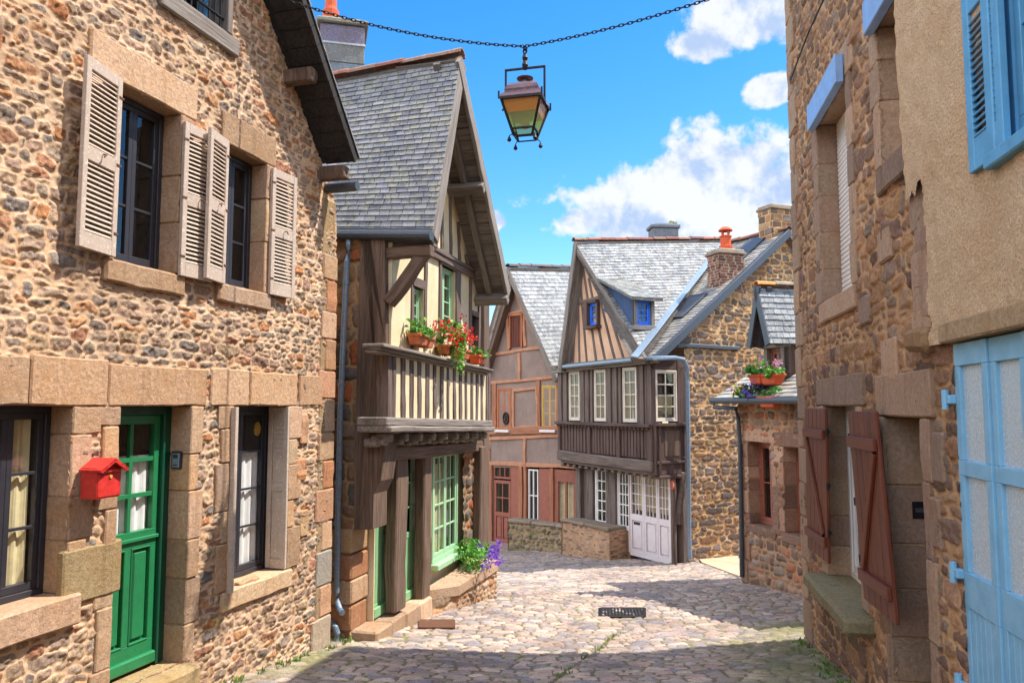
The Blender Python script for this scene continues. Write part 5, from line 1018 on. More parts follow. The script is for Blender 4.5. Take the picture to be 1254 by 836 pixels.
# dormer
DP = EF.shift(-.12); u0, u1 = DP.hit(936, 420)[0], DP.hit(960, 420)[0]; um = (u0 + u1) / 2; vs_ = DP.hit(948, 480)[1]; vbm_ = DP.hit(948, 426)[1]; vtp = DP.hit(948, 417)[1]; vap = DP.hit(940, 352)[1]
dep = 2.2; mb = MB()
for u in (u0, u1 - .05): mb.prism(Pl(DP.P(u, 0, 0), -DP.n, DP.ex), [(0, vs_ - .3), (dep, vs_ + .9), (dep, vtp), (0, vtp)], 0, .05)
obj('dormer_cheek', mb, M['slate_c'] if 0 else M['timber_d'], E_)
mb = MB(); mb.box(DP, u0, u0 + .1, vs_, vbm_, -.12, .02, .008); mb.box(DP, u1 - .1, u1, vs_, vbm_, -.12, .02, .008); mb.box(DP, u0 - .03, u1 + .03, vbm_, vtp, -.12, .04, .01); obj('dormer_frame', mb, M['timber_g'], E_)
mb = MB(); mb.prism(DP, [(u0, vtp), (u1, vtp), (um, vap - .16)], -.15, -.1); obj('dormer_gable', mb, M['brown'], E_)
window(DP, u0 + .1, u1 - .1, vs_ + .05, vbm_, .06, E_, M['door_r'], 1, 2, 2, fw=.05, sw=.045, dep=.5, label='red brown dormer window behind the flower pots')
hw = (u1 - u0) / 2 + .05; sd = (vap - vtp) / ((u1 - u0) / 2 + .02); mbS = MB(); mbR = MB(); mbB = MB(); of = .3
ap0 = DP.P(um, vap, of); ap1 = DP.P(um, vap, -dep)
for s in (-1, 1):
    lo0 = DP.P(um + s * hw, vap - hw * sd, of); lo1 = DP.P(um + s * hw, vap - hw * sd, -dep); nn_ = (lo0 - ap0).cross(ap1 - ap0).normalized(); nn_ = -nn_ if nn_.z < 0 else nn_
    mbR.slab([ap0, lo0, lo1, ap1], nn_, .05); slates(mbS, lo0, lo1, ap1, ap0, .15, .115, pal=('82888c', '767b80', '92979a', '6e7377')); mbB.bar(ap0 - nn_ * .05, lo0 - nn_ * .05, .04, .14, nn_, .005); mbB.bar(ap0 - nn_ * .07 - DP.n * .2, lo0 - nn_ * .07 - DP.n * .2, .1, .05, nn_, .005)
obj('dormer_roof', mbR, M['timber_d'], E_); obj('dormer_slates', mbS, M['slate_c'], E_); obj('dormer_bargeboard', mbB, M['zinc_d'], E_)
mb = MB(); ridge_tiles(mb, ap0 + Vector((0, 0, .04)), ap1 + Vector((0, 0, .04)), .08, .34, ('b9a58a', 'a89a84', 'c98a4a')); obj('dormer_ridge', mb, M['ridge'], E_)
mb = MB(); RP = EF.shift(.12); n = 7
for k in range(n): u = u0 + (u1 - u0) * (k + .5) / n; mb.box(RP, u - .03, u + .03, vs_ - .02, vs_ + .3, -.012, .012, .004)
mb.box(RP, u0 - .03, u1 + .03, vs_ + .27, vs_ + .33, -.03, .03, .006); mb.box(RP, u0 - .03, u1 + .03, vs_ - .05, vs_ + .01, -.03, .03, .006); obj('dormer_railing', mb, M['timber_d'], E_)
def hang_pot(px, py, d, w, label, pal, fl=None, pot=True, hh=.16, n=160):
    u, v = he(px, py, d); p = EF.P(u, v, d); t = thing('flower_pot' if pot else 'flowering_plant', label, 'flower pot' if pot else 'plant', p, 'flower pots on the cottage' if pot else None); pl = Pl(Vector((p.x, p.y, 0)), EF.ex, EF.n)
    if pot:
        mb = MB(); mb.loft(pl.P(0, v, 0), pl.P(0, v + .16, 0), pl.ex, pl.n, w * .75, .15, .02, w1=w, d1=.2); mb.loft(pl.P(0, v + .13, 0), pl.P(0, v + .18, 0), pl.ex, pl.n, w + .03, .23, .012); obj('pot', mb, M['terra_o'], t)
    mb = MB(); foliage(mb, (p.x, p.y, v + (.18 if pot else 0.) + hh * .6), (w * .45, w * .55, hh), n, .07, pal); obj('foliage', mb, M['leaf'], t)
    if fl: mb = MB(); blossoms(mb, (p.x, p.y, v + (.18 if pot else .0) + hh * .9), (w * .5, w * .6, hh * .7), 70, .05, fl); obj('blossoms', mb, M['petal'], t)
GR = ('4c8f32', '66a83c', '3b7428', '82b648')
hang_pot(930, 471, .22, .42, 'terracotta pot with rounded green leaves, left of the two on the dormer railing', GR, n=150, hh=.12)
hang_pot(946, 471, .2, .5, 'wider terracotta box with taller green leaves in front of the dormer window', GR, ('d890b8', '5f9a35'), hh=.17, n=200)
hang_pot(944, 499, .3, .52, 'orange terracotta trough hanging below the cottage eave', GR, hh=.1, n=90)
hang_pot(908, 486, .34, .34, 'yellow and pink flowers trailing over the slate eave of the cottage', GR, ('f0c22e', 'e86a8a', 'f4e05a', 'e04a3a'), False, .13, 90)
hang_pot(922, 486, .32, .4, 'violet pansies trailing over the slate eave under the terracotta pots', ('4c6a32', '3d5a3a', '55457a'), ('6a58b8', '5548a0', '8a7ad0', '3d3470'), False, .15, 110)
g = ghit(973, 716); t = thing('plant', 'leafy green weed growing at the foot of the cottage wall', 'plant', g); mb = MB(); foliage(mb, g + Vector((0, 0, .16)), (.16, .2, .17), 240, .1, GR); obj('foliage', mb, M['leaf'], t)
mb = MB(); [mb.tube([g + Vector((0, 0, -.02)), g + Vector((rnd.uniform(-.08, .08), rnd.uniform(-.08, .08), .25))], .005, 5) for _ in range(7)]; obj('stem', mb, M['leaf'], t)
# pale paving before the golden gable
mb = MB(); pts = [ghit(*p) for p in ((852, 681), (904, 680), (906, 707), (860, 690))]; pts = [p + Vector((0, 0, .035)) for p in pts]; 
n = 4
for k in range(n):
    f0, f1 = k / n, (k + .985) / n; a, b, c, d = pts; mb.slab([a + (d - a) * f0, b + (c - b) * f0, b + (c - b) * f1, a + (d - a) * f1], (0, 0, 1), .15)
tag(obj('pavement', mb, M['slab']), kind='structure', label='pale flagstone pavement before the golden stone gable')
# ================================================================== right hand stone house
pt = ray(978, 497); dR = Vector((.1821, 1.0035, 0)).normalized(); R0 = Vector((pt.x, pt.y, 0)) * (9. / pt.y); RW = Pl(R0, -dR)   # u grows towards the camera
hr = lambda px, py, d=0: RW.hit(px, py, d); XR = lambda p, d=0, y=497: hr(p, y, d)[0]
HR = thing('stone_house', 'shaded brown rubble stone house with red brown plank shutters, on the right of the street', 'house', (R0.x, R0.y, -1.1))
VT = EZ + 5.25; uB = XR(1165, 0, 440) + .02
RO = {'w': (XR(1012, 0, 600), XR(1052, 0, 600), hr(1030, 722)[1], hr(1010, 497)[1] + .0), 'd': (XR(1089, 0, 660), XR(1136, 0, 660), -1.2, hr(1086, 510)[1]), 'u1': (XR(1004, 0, 250), XR(1041, 0, 250), hr(1043, 350)[1], hr(1003, 150)[1]), 'u2': (XR(1077, 0, 110), XR(1112, 0, 110), hr(1077, 208)[1], hr(1077, 28)[1])}
RO['w'] = (*RO['w'][:2], hr(1010, 699)[1], RO['w'][3])
PALR = [srgb(x) for x in ('94735d', 'a07d64', '846a5c', 'a98567', '7c6354', 'a0785c', '8e7968', 'ad8563')]
m_ = masonry(-.02, uB, -1.35, VT, .0125, (.06, .16), (.1, .32), PALR, mort=.009, depth=.02, seed=81, r=.018, warp=.02, p=2.6, tall=.22, gap=1.6, rough=.009)
relief('wall', m_, RW.shift(-.016).Parr, M['rub_r'], HR, lambda U, V: holes(U, V, list(RO.values())))
mb = MB(); RS = Pl(R0, -RW.n, dR); mb.box(RS, 0, 7, -1.4, VT, -.3, -.01, .02, srgb('8a6c55')); obj('end_wall', mb, M['granite'], HR)
PG = ('b0937a', 'a58874', 'b99a80', '9a8270', 'ad927a')
mb = MB()
a, b, c, d = RO['w']; opening_blocks(mb, RW, a, b, c, d, .28, (.14, .26), .27, None, PG); obj('window_surround', mb, M['granite'], HR); mb = MB()
a, b, c, d = RO['d']; opening_blocks(mb, RW, a, b, c, d, .42, (.1, .2), .3, None, PG, jh=(.3, .5), lint_u=(a - .16, b + .2)); obj('door_surround', mb, M['granite'], HR); mb = MB()
a, b, c, d = RO['u1']; opening_blocks(mb, RW, a, b, c, d, .2, (.14, .26), .3, .2, PG, jh=(.3, .5)); obj('window_surround', mb, M['granite'], HR); mb = MB(); a, b, c, d = RO['u2']; opening_blocks(mb, RW, a, b, c, d, .2, (.14, .26), .3, .2, PG, jh=(.3, .5))
obj('window_surround', mb, M['granite'], HR)
mb = MB(); v = -1.3; k = 0
while v < VT - .2:
    h_ = rnd.uniform(.3, .5); w_ = (.24, .4)[k % 2]; mb.box(RW, -.03, w_, v + .006, v + h_ - .006, -.5, .016, .014, gtint(PG), seg=3, wob=.006); v += h_; k += 1
obj('quoins', mb, M['granite'], HR)
for (px, py, w_, h_) in ((1127, 248, .34, .34), (1131, 290, .24, .26), (1128, 330, .3, .24), (1131, 365, .26, .26), (1130, 400, .3, .22), (1140, 415, .3, .16), (1150, 560, .2, .3), (1148, 640, .16, .3), (1085, 300, .3, .24), (1060, 380, .3, .22), (1090, 440, .34, .3)):
    x, y = hr(px, py); mb = MB(); mb.box(RW, x - w_ / 2, x + w_ / 2, y - h_ / 2, y + h_ / 2, -.06, .018, .014, gtint(PG), seg=3, wob=.006); obj('dressed_stone', mb, M['granite'], HR)
x, y = hr(1136, 416); mb = MB(); mb.box(RW, x - .12, x + .18, y - .07, y + .07, -.06, .1, .03, srgb('9a7c5c'), seg=3, wob=.008)
obj('corbel_stone', mb, M['granite'], HR)
a, b, c, d = RO['w']; mb = MB(); mb.box(RW, a - .12, b + .3, c - .14, c - .003, -.3, .22, .03, srgb('8a7f62'), seg=6, wob=.01); obj('window_sill', mb, M['granite'], HR)
window(RW, a, b, c, d, .2, HR, M['white'], 1, 1, 2, fw=.06, sw=.05, curtain='curtain', label='white framed window behind the plank shutters'); 
def plank_shutter(o, ex, up, w, h_, n, label):
    pl = Pl(o, ex, n, up); mb = MB(); k = 5
    for i in range(k): mb.box(pl, w * i / k + .002, w * (i + 1) / k - .002, 0, h_, -.03, 0, .006)
    s = obj('shutter', mb, M['brown'], HR, label=label); mb = MB()
    for z in (.13, .83): mb.box(pl, .01, w - .01, h_ * z - .045, h_ * z + .045, 0, .032, .006)
    mb.beam(pl, (w * .9, h_ * .79), (w * .14, h_ * .17), .07, .0, .026, .005, 1, 0.); obj('shutter_brace', mb, M['brown'], s); mb = MB()
    for z in (.2, .5, .85): mb = MB(); mb.tube([pl.P(-.02, h_ * z - .03, -.01), pl.P(-.02, h_ * z + .03, -.01)], .016, 8); mb.box(pl, -.03, .05, h_ * z - .012, h_ * z + .012, -.034, -.028, .001); obj('shutter_hinge', mb, M['iron'], s)
vt = hr(1040, 497)[1]; vb_ = hr(1036, 640)[1]; hL = 1.55
def lean_shutter(p_top, p_bot, ptop2, d0, d1, label):
    t0 = RW.P(*hr(*p_top, d0), d0); b0 = RW.P(*hr(*p_bot, d0), d0); t1 = RW.P(*hr(*ptop2, d1), d1); up = (t0 - b0); ex = (t1 - t0); ex.z = 0; n = ex.cross(up).normalized(); n = -n if n.dot(RW.n) < 0 else n
    plank_shutter(b0, ex, up, ex.length, up.length, n, label)
lean_shutter((1010, 500), (1014, 690), (985.5, 499), .06, .09, 'red brown plank shutter folded back towards the street corner')
lean_shutter((1037.5, 503), (1058, 733), (1071, 503), .12, .1, 'red brown plank shutter half covering the window, hanging askew')
a, b, c, d = RO['d']; mb = MB(); lf = MB(); leaf(lf, MB(), RW, a + .02, b - .02, -1.2, d - .01, -.38, -.33, [(.04, .96, [(.06, .94, 'b', 6, 1)])]); obj('door', lf, M['brown'], HR); mb.box(RW, b - .05, b - .004, -1.2, d, -.34, -.1, .006); obj('door_frame', mb, M['brown'], HR)
x, y = a + .0, hr(1110, 644)[1]; rp = Pl(RW.P(a + .004, 0, 0), -RW.n, -dR); mb = MB(); mb.box(rp, .16, .27, y, y + .12, 0, .008, .003); pb_ = obj('door_number_plate', mb, M['iron'], HR); mb = MB(); mb.box(rp, .18, .25, y + .045, y + .075, .007, .011, .001); obj('plate_rim', mb, M['zinc_d'], pb_)
for k in ('u1', 'u2'):
    a, b, c, d = RO[k]; mb = MB(); fr = MB(); n = int((d - c) / .045)
    for i in range(n): fr.box(RW, a + .01, b - .01, c + (d - c) * i / n + .003, c + (d - c) * (i + 1) / n - .002, -.2, -.175 + .012 * (i % 2 == 5), .012)
    fr.box(RW, a, b, c, d, -.23, -.2, .002); obj('roller_shutter', fr, M['white'], HR)
    mb.box(RW, a - .03, b + .03, d - .05, d + .2, .02, .09, .006); mb.box(RW, a - .02, b + .02, d + .1, d + .19, -.15, .02, .004); obj('shutter_box', mb, M['blue_b'], HR)
mb = MB(); pr = [(-7.5, VT - 1.0), (.3, VT - .12), ]; RE = VT
slp = .85; q = [RW.P(-.15, RE - .05, .28), RW.P(13, RE - .05, .28), RW.P(13, RE - .05 + slp * 4.2, -3.9), RW.P(-.15, RE - .05 + slp * 4.2, -3.9)]; nR = (q[1] - q[0]).cross(q[3] - q[0]).normalized(); nR = -nR if nR.z < 0 else nR; mb.slab(q, nR, .12); mb.slab([q[3], q[2], q[2] - RW.n * 4 - Vector((0, 0, 3.4)), q[3] - RW.n * 4 - Vector((0, 0, 3.4))], Vector((.6, 0, .8)).normalized(), .12); obj('roof', mb, M['timber_g'], HR)
mb = MB(); slates(mb, *q, .28, .2); obj('roof_slates', mb, M['slate_h'], HR)
mb = MB(); mb.prism(RS, [(-.0, VT), (3.9, VT + 3.4), (7, VT + .7), (7, VT)], -.3, -.02); obj('gable_wall', mb, M['plaster_b'], HR)
mb = MB(); mb.tube([RW.P(*hr(px, py, .07), .07) for px, py in ((1013, -10), (990, 40), (968, 98))], .009, 6); tag(obj('cable', mb, M['iron'], None, origin=RW.P(.2, 5, .07)), 'thin dark cable running slantwise down the shaded stone wall', 'cable')
# ================================================================== rendered house (nearest on the right)
u0 = XR(1114, 0, 150); u1 = XR(1146, 0, 330); uE_ = 14.; vq0 = hr(1128, 424)[1]; vq1 = hr(1128, 236)[1]; PP = RW.shift(.03)
RH = thing('rendered_house', 'ochre roughcast house with sky blue folding doors and a blue louvred shutter', 'house', (RW.P(5, 0).x, RW.P(5, 0).y, -.6))
ud0 = XR(1165, 0, 440); ud1 = ud0 + 2.5; vdt = hr(1164, 420)[1]; wu0 = XR(1228, 0, 150); wu1 = wu0 + 1.0; wv0 = hr(1226, 192)[1]; wv1 = wv0 + 1.5
class _H: pass
U_ = np.arange(u0, 6.9, .022); m_ = masonry(u0, 7.4, vq0 - .02, VT, .02, (.3, .4), (.3, .4), [srgb('d8b178')], mort=.0, depth=.0, seed=91, rough=.0)
nzz = .005 * (vnoise(m_[0] / .05, m_[1] / .05, 3) + vnoise(m_[0] / .11, m_[1] / .11, 4)) + .02 * vnoise(m_[0] / .6, m_[1] / .6, 5)
m_[2][...] = nzz; jag = .03
relief('wall', m_, RW.shift(.045).Parr, M['render'], RH, lambda U, V: ~((U < u1 + jag * vnoise(U * 0 + 3, V / .09, 8)) & (V < vq1 + jag * vnoise(U / .07, V * 0, 9))) & ~((U > ud0 - .0) & (U < ud1) & (V < vdt)) & ~((U > wu0) & (U < wu1) & (V > wv0) & (V < wv1)))
mb = MB(); mb.box(RW, 7.3, uE_, -1.4, VT, -.3, .04, .01); mb.box(RW, ud1, 7.35, -1.4, vdt + .02, -.3, .035, .01); obj('side_wall', mb, M['render'], RH)
mb = MB(); mb.box(RW, ud0 - .03, ud1 + .1, vdt + .0, vdt + .11, -.15, .055, .008, srgb('b59a78')); obj('door_lintel', mb, M['granite'], RH)
fr = MB(); gl = MB(); uu = ud0 + .01
XX = [ud0 + .005, XR(1207, 0, 470), XR(1251, 0, 470), XR(1251, 0, 470) + .52, XR(1251, 0, 470) + 1.04]
vbt = -.78
for k in range(4):
    d = -.02 + (.0 if k % 2 else .012); leaf(fr, gl, RW, XX[k] + .003, XX[k + 1] - .003, vbt, vdt - .01, d - .045, d, [(.04, .475, [(.13, .87, 'b', 5, 1)]), (.545, .735, [(.16, .84, 'g', 1, 1)]), (.765, .955, [(.16, .84, 'g', 1, 1)])])
dd = obj('folding_door', fr, M['blue'], RH); obj('glass', gl, M['glass_f'], dd)
mb = MB(); mb.box(RW, ud0 - .0, XX[4], vbt - .5, vbt, -.3, .02, .01); obj('threshold', mb, M['slab'], RH)
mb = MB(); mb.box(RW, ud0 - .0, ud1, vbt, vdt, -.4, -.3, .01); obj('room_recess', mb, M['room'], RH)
for y in (489, 696, 825):
    mb = MB(); v = hr(1166, y)[1]; mb.box(RW, ud0 - .05, ud0 + .02, v - .025, v + .025, -.012, .03, .005); mb.tube([RW.P(ud0 - .045, v - .055, .025), RW.P(ud0 - .045, v + .055, .025)], .02, 10); obj('door_hinge', mb, M['blue'], dd)
# its upper shutter and window
sx = Pl(RW.P(XR(1225, .08, 150), 0, .07), dR, RW.n); sw = XR(1225, .08, 150) - XR(1181, .08, 150); sv0 = hr(1226, 183, .08)[1]; sv1 = sv0 + 1.5; fr = MB()
fr.box(sx, 0, .07, sv0, sv1, -.035, 0, .004); fr.box(sx, sw - .07, sw, sv0, sv1, -.035, 0, .004)
for (p, q) in ((sv0, sv0 + .16), (sv1 - .1, sv1), (sv0 + .8, sv0 + .9)): fr.box(sx, .07, sw - .07, p, q, -.033, -.002, .004)
for i in range(36):
    z = sv0 + .18 + i * .036
    if sv0 + .78 < z < sv0 + .91 or z > sv1 - .12: continue
    fr.loft(sx.P(.066, z, -.017), sx.P(sw - .066, z, -.017), (sx.up * .75 - sx.n * .66).normalized(), (sx.n * .75 + sx.up * .66).normalized(), .04, .008, .001)
obj('louvred_shutter', fr, M['blue_s'], RH)
mb = MB(); mb.box(RW, wu0 - .0, wu0 + .08, wv0, wv1, -.1, .075, .006); mb.box(RW, wu0 - .02, wu1 + .08, wv0 - .07, wv0, -.1, .09, .008); mb.box(RW, wu1 - .08, wu1, wv0, wv1, -.1, .07, .006); obj('window_surround', mb, M['blue_s'], RH)
window(RW, wu0 + .08, wu1 - .08, wv0, wv1, -.0, RH, M['blue_s'], 1, 3, 2, fw=.05, sw=.06, label='blue framed upper window beside the louvred shutter')
# ================================================================== lantern on its chain
LY = 7.; lc = at(643, 130, LY); px_ = LY / 947.
LT = thing('street_lantern', 'old copper lantern with amber and milky panes hanging on a chain above the street', 'street lamp', at(643, 165, LY))
ra = math.radians(-14); ex = Vector((math.cos(ra), math.sin(ra), 0)); ey = Vector((-math.sin(ra), math.cos(ra), 0)); Z = lambda y: at(643, y, LY).z; C0 = Vector((lc.x, lc.y, 0)); XY = lambda a, b, z: C0 + ex * a + ey * b + Vector((0, 0, z))
zt = Z(127); zb = Z(161); zr = Z(169); hwid = .185; hb_ = .105; mb = MB()
cs = [(-1, -1), (1, -1), (1, 1), (-1, 1)]
for i in range(4):
    a, b = cs[i], cs[(i + 1) % 4]; mb.bar(XY(a[0] * hwid, a[1] * hwid, zt), XY(a[0] * hb_ * .82, a[1] * hb_ * .82, zr), .02, .02)
    mb.bar(XY(a[0] * hwid, a[1] * hwid, zt), XY(b[0] * hwid, b[1] * hwid, zt), .022, .028); mb.bar(XY(a[0] * hb_, a[1] * hb_, zb), XY(b[0] * hb_, b[1] * hb_, zb), .018, .018); mb.bar(XY(a[0] * hb_ * .82, a[1] * hb_ * .82, zr), XY(b[0] * hb_ * .82, b[1] * hb_ * .82, zr), .012, .012)
    mb.tube([XY(a[0] * (hwid + .015), a[1] * (hwid + .015), zt - .01), XY(a[0] * (hwid + .015), a[1] * (hwid + .015), zt + .06)], .009, 6)
    p = XY(a[0] * hb_ * 1.15, a[1] * hb_ * 1.15, zr - .01); mb.bar(XY(a[0] * hb_ * .85, a[1] * hb_ * .85, zr + .02), p, .008, .008); mb.lathe(p - Vector((0, 0, .06)), [(0, 0), (.017, .01), (.02, .022), (.012, .04), (.004, .06)], 8)
obj('lantern_frame', mb, M['iron'], LT)
mg = MB(); ma = MB()
for i in range(4):
    a, b = cs[i], cs[(i + 1) % 4]; f = .47; P_ = lambda c, t: XY(c[0] * (hwid + (hb_ - hwid) * t) * .97, c[1] * (hwid + (hb_ - hwid) * t) * .97, zt + (zb - zt) * t)
    ma.quad(P_(a, 0), P_(b, 0), P_(b, f), P_(a, f)); mg.quad(P_(a, f), P_(b, f), P_(b, 1), P_(a, 1))
obj('amber_pane', ma, M['amber_pane'], LT); obj('clear_pane', mg, m_milky('pale_lantern_pane', srgb('c9dca0')), LT)
mb = MB(); prof = [(1.04, 0), (1.0, .05), (.88, .07), (.84, .1), (.86, .13), (.8, .19), (.66, .235), (.45, .255), (.3, .26)]; vs = []; 
for s, z in prof:
    w_ = hwid * s
    for k in range(16):
        t = k / 16 * 4; i = int(t); f = t - i; a, b = cs[i], cs[(i + 1) % 4]; x = a[0] + (b[0] - a[0]) * f; y = a[1] + (b[1] - a[1]) * f; l = math.hypot(x, y); rr = .9 + .1 / max(l, 1e-6) if z > .15 else 1; vs.append(XY(x * w_ * rr, y * w_ * rr, zt + .012 + z * .62))
mb.add(vs, [(j * 16 + k, j * 16 + (k + 1) % 16, (j + 1) * 16 + (k + 1) % 16, (j + 1) * 16 + k) for j in range(len(prof) - 1) for k in range(16)] + [tuple(range(15, -1, -1)), tuple((len(prof) - 1) * 16 + k for k in range(16))])
mb.lathe(XY(0, 0, zt + .165), [(.045, 0), (.046, .03), (.042, .05), (.075, .065), (.08, .075), (.05, .08), (0, .08)], 18); obj('lantern_cap', mb, M['copper'], LT)
mb = MB(); mb.lathe(XY(0, 0, zb + .02), [(0, 0), (.035, .012), (.045, .06), (.04, .11), (.025, .15), (.02, .19), (0, .19)], 14); obj('bulb', mb, M['amber'], LT)
zh = Z(84); mb = MB(); hx = .185
for s in (-1, 1): mb.bar(XY(s * hx, 0, zt - .0), XY(s * hx, 0, zh), .016, .02); mb.bar(XY(s * hx, 0, zt), XY(s * (hx + .035), 0, zt - .05), .014, .014)
mb.bar(XY(-hx - .01, 0, zh), XY(hx + .01, 0, zh), .02, .02); obj('hanger', mb, M['iron'], LT)
mb = MB(); mb.lathe(XY(0, 0, zh), [(.0, -.02), (.02, -.01), (.03, .03), (.018, .07), (.028, .1), (.015, .14), (0, .14)], 10); obj('hook', mb, M['iron'], LT)
# chain
top = XY(0, 0, zh + .15); p1 = XY(0, 0, Z(57)); le = L.P(L.hit(300, -18)[0], L.hit(300, -18)[1], .02); re_ = RW.P(hr(1060, -75)[0], hr(1060, -75)[1], .02)
def link_chain(mb, a, b, sag, s=.027):
    a, b = Vector(a), Vector(b); n = max(2, int((b - a).length / (s * 1.55))); pts = [a + (b - a) * (k / n) - Vector((0, 0, sag * 4 * (k / n) * (1 - k / n))) for k in range(n + 1)]
    for k in range(n):
        p, q = pts[k], pts[k + 1]; m = (p + q) / 2; t = (q - p).normalized(); h_ = t.orthogonal().normalized(); g = t.cross(h_); u = (h_ if k % 2 else g); l = (q - p).length * .72
        mb.tube([m + t * l * math.cos(x * .785) + u * s * .45 * math.sin(x * .785) for x in range(9)], s * .17, 5, cap=False)
mb = MB(); link_chain(mb, p1, le, .12); link_chain(mb, p1, re_, .1); link_chain(mb, top, p1, 0, .05)
ch = thing('chain', 'long dark iron chain slung across the street holding the lantern', 'chain', p1); obj('chain_links', mb, M['iron'], ch)
mb = MB(); mb.tube([le - L.n * .06, le + L.n * .03], .03, 10); obj('wall_anchor', mb, M['iron'], ch); mb = MB(); mb.tube([re_ - RW.n * .06, re_ + RW.n * .03], .03, 10); obj('wall_anchor', mb, M['iron'], ch)
# ================================================================== street furniture
def sheet(px0, px1, py0, py1, name, label, cat, mat, kind, bars=0):
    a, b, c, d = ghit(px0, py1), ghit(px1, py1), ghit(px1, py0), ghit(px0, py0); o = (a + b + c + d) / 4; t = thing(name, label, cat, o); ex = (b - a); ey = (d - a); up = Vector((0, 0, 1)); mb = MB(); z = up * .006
    if bars:
        e = .04
        for (p, q) in ((a, b), (d, c), (a, d), (b, c)): mb.bar(p + z, q + z, .05, .05, up, .006)
        for k in range(bars): p = a + ex * ((k + .5) / bars); mb.bar(p + z, p + ey + z, .025, .04, up, .004)
        obj('grate_bars', mb, M['iron'], t); mb = MB(); mb.add([p + up * .017 for p in (a, b, c, d)], [(0, 1, 2, 3)]); obj('drain_pit', mb, M['room'], t)
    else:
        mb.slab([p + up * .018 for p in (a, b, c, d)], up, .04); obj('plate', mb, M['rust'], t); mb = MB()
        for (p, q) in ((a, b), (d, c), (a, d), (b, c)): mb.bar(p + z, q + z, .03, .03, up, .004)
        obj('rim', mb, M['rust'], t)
sheet(735, 789, 746, 756, 'drain_grate', 'iron drain grate with parallel bars set in the sunny cobbles', 'drain grate', 'iron', 0, 13)
sheet(514, 556, 760, 769, 'shade_patch_plate', 'flat brown iron cover plate in the cobbles before the green doors', 'cover plate', 'rust', 0)  # flat brown plate put where the ground only shows a patch of shade

mb = MB(); weeds_ = []
for k in range(150):
    t = rnd.random()
    if k < 50: f = rnd.random() * 3.2; p = L.P(-f, 0, .03 + abs(rnd.gauss(0, .04)))
    elif k < 110: f = rnd.random() * 3.6; p = RW.P(f, 0, .04 + abs(rnd.gauss(0, .08)))
    elif k < 130: y = 7.2 + rnd.random() * 3; p = Vector((.62 + .36 * (y - 8) + rnd.gauss(0, .03), y, 0))
    else: p = HS.P(-.1 - rnd.random() * .4, 0, .05 + rnd.random() * .2)
    z = float(gz(p.x, p.y)); s_ = rnd.uniform(.02, .055)
    for _ in range(7):
        a = rnd.random() * 6.28; q = Vector((p.x + rnd.gauss(0, .02), p.y + rnd.gauss(0, .02), z)); d = Vector((math.cos(a) * .5, math.sin(a) * .5, 1)) * s_; e = Vector((-math.sin(a), math.cos(a), 0)) * s_ * .18
        c = srgb(rnd.choice(('5f7f35', '7a9440', '4f6d2f', '8f9a4c'))); mb.add([q - e, q + e, q + d * .6 + e * .8, q + d, q + d * .6 - e * .8], [(0, 1, 2, 3, 4)], None, c)
tag(obj('weeds', mb, M['leaf'], None, origin=(0, 8, -1.)), 'small green weeds in the joints along the wall feet', None, None, 'stuff')
# ================================================================== camera, sky, sun
cam = bpy.data.cameras.new('camera'); co = bpy.data.objects.new('camera', cam); COL.objects.link(co); co.location = EYE
co.rotation_euler = (math.pi / 2 + PITCH, 0, 0); cam.sensor_width = 36; cam.lens = 36 * F_ / 1254; cam.clip_start = .1; cam.clip_end = 2000
sc = bpy.context.scene; sc.camera = co
SUN = Vector((.985, .12, 0)).normalized(); EL = math.radians(58); SD = SUN * math.cos(EL) + Vector((0, 0, math.sin(EL)))
ld = bpy.data.lights.new('sun', 'SUN'); ld.energy = 3.3; ld.angle = math.radians(.53); ld.color = (1, .945, .86)
lo = bpy.data.objects.new('sun', ld); COL.objects.link(lo); lo.rotation_euler = SD.to_track_quat('Z', 'Y').to_euler(); lo.location = (8, 8, 20)
w = bpy.data.worlds.new('World'); sc.world = w; w.use_nodes = True; T = w.node_tree; T.nodes.clear()
N_ = T.nodes.new
sky = N_('ShaderNodeTexSky'); sky.sky_type = 'NISHITA'; sky.sun_disc = False; sky.sun_elevation = EL; sky.sun_rotation = math.atan2(SUN.x, SUN.y); sky.air_density = 1.; sky.dust_density = .3; sky.ozone_density = 2.
hs = N_('ShaderNodeHueSaturation'); hs.inputs['Saturation'].default_value = 1.42; hs.inputs['Value'].default_value = .76; hs.inputs['Hue'].default_value = .5
T.links.new(sky.outputs[0], hs.inputs['Color'])
geo = N_('ShaderNodeTexCoord'); DIR = geo.outputs['Generated']
def mth(op, a, b=None, c=None):
    n = N_('ShaderNodeMath'); n.operation = op
    for i, x in enumerate((a, b, c)):
        if x is None: continue
        if isinstance(x, (int, float)): n.inputs[i].default_value = x
        else: T.links.new(x, n.inputs[i])
    return n.outputs[0]
def nz(scale, detail, rough=.6, dist=0., off=None):
    n = N_('ShaderNodeTexNoise'); n.inputs['Scale'].default_value = scale; n.inputs['Detail'].default_value = detail; n.inputs['Roughness'].default_value = rough; n.inputs['Distortion'].default_value = dist
    
    if off is None: T.links.new(DIR, n.inputs['Vector'])
    else:
        va = N_('ShaderNodeVectorMath'); va.operation = 'ADD'; T.links.new(DIR, va.inputs[0]); va.inputs[1].default_value = off; T.links.new(va.outputs[0], n.inputs['Vector'])
    return n.outputs['Fac']
mask = None; fill_bank = None
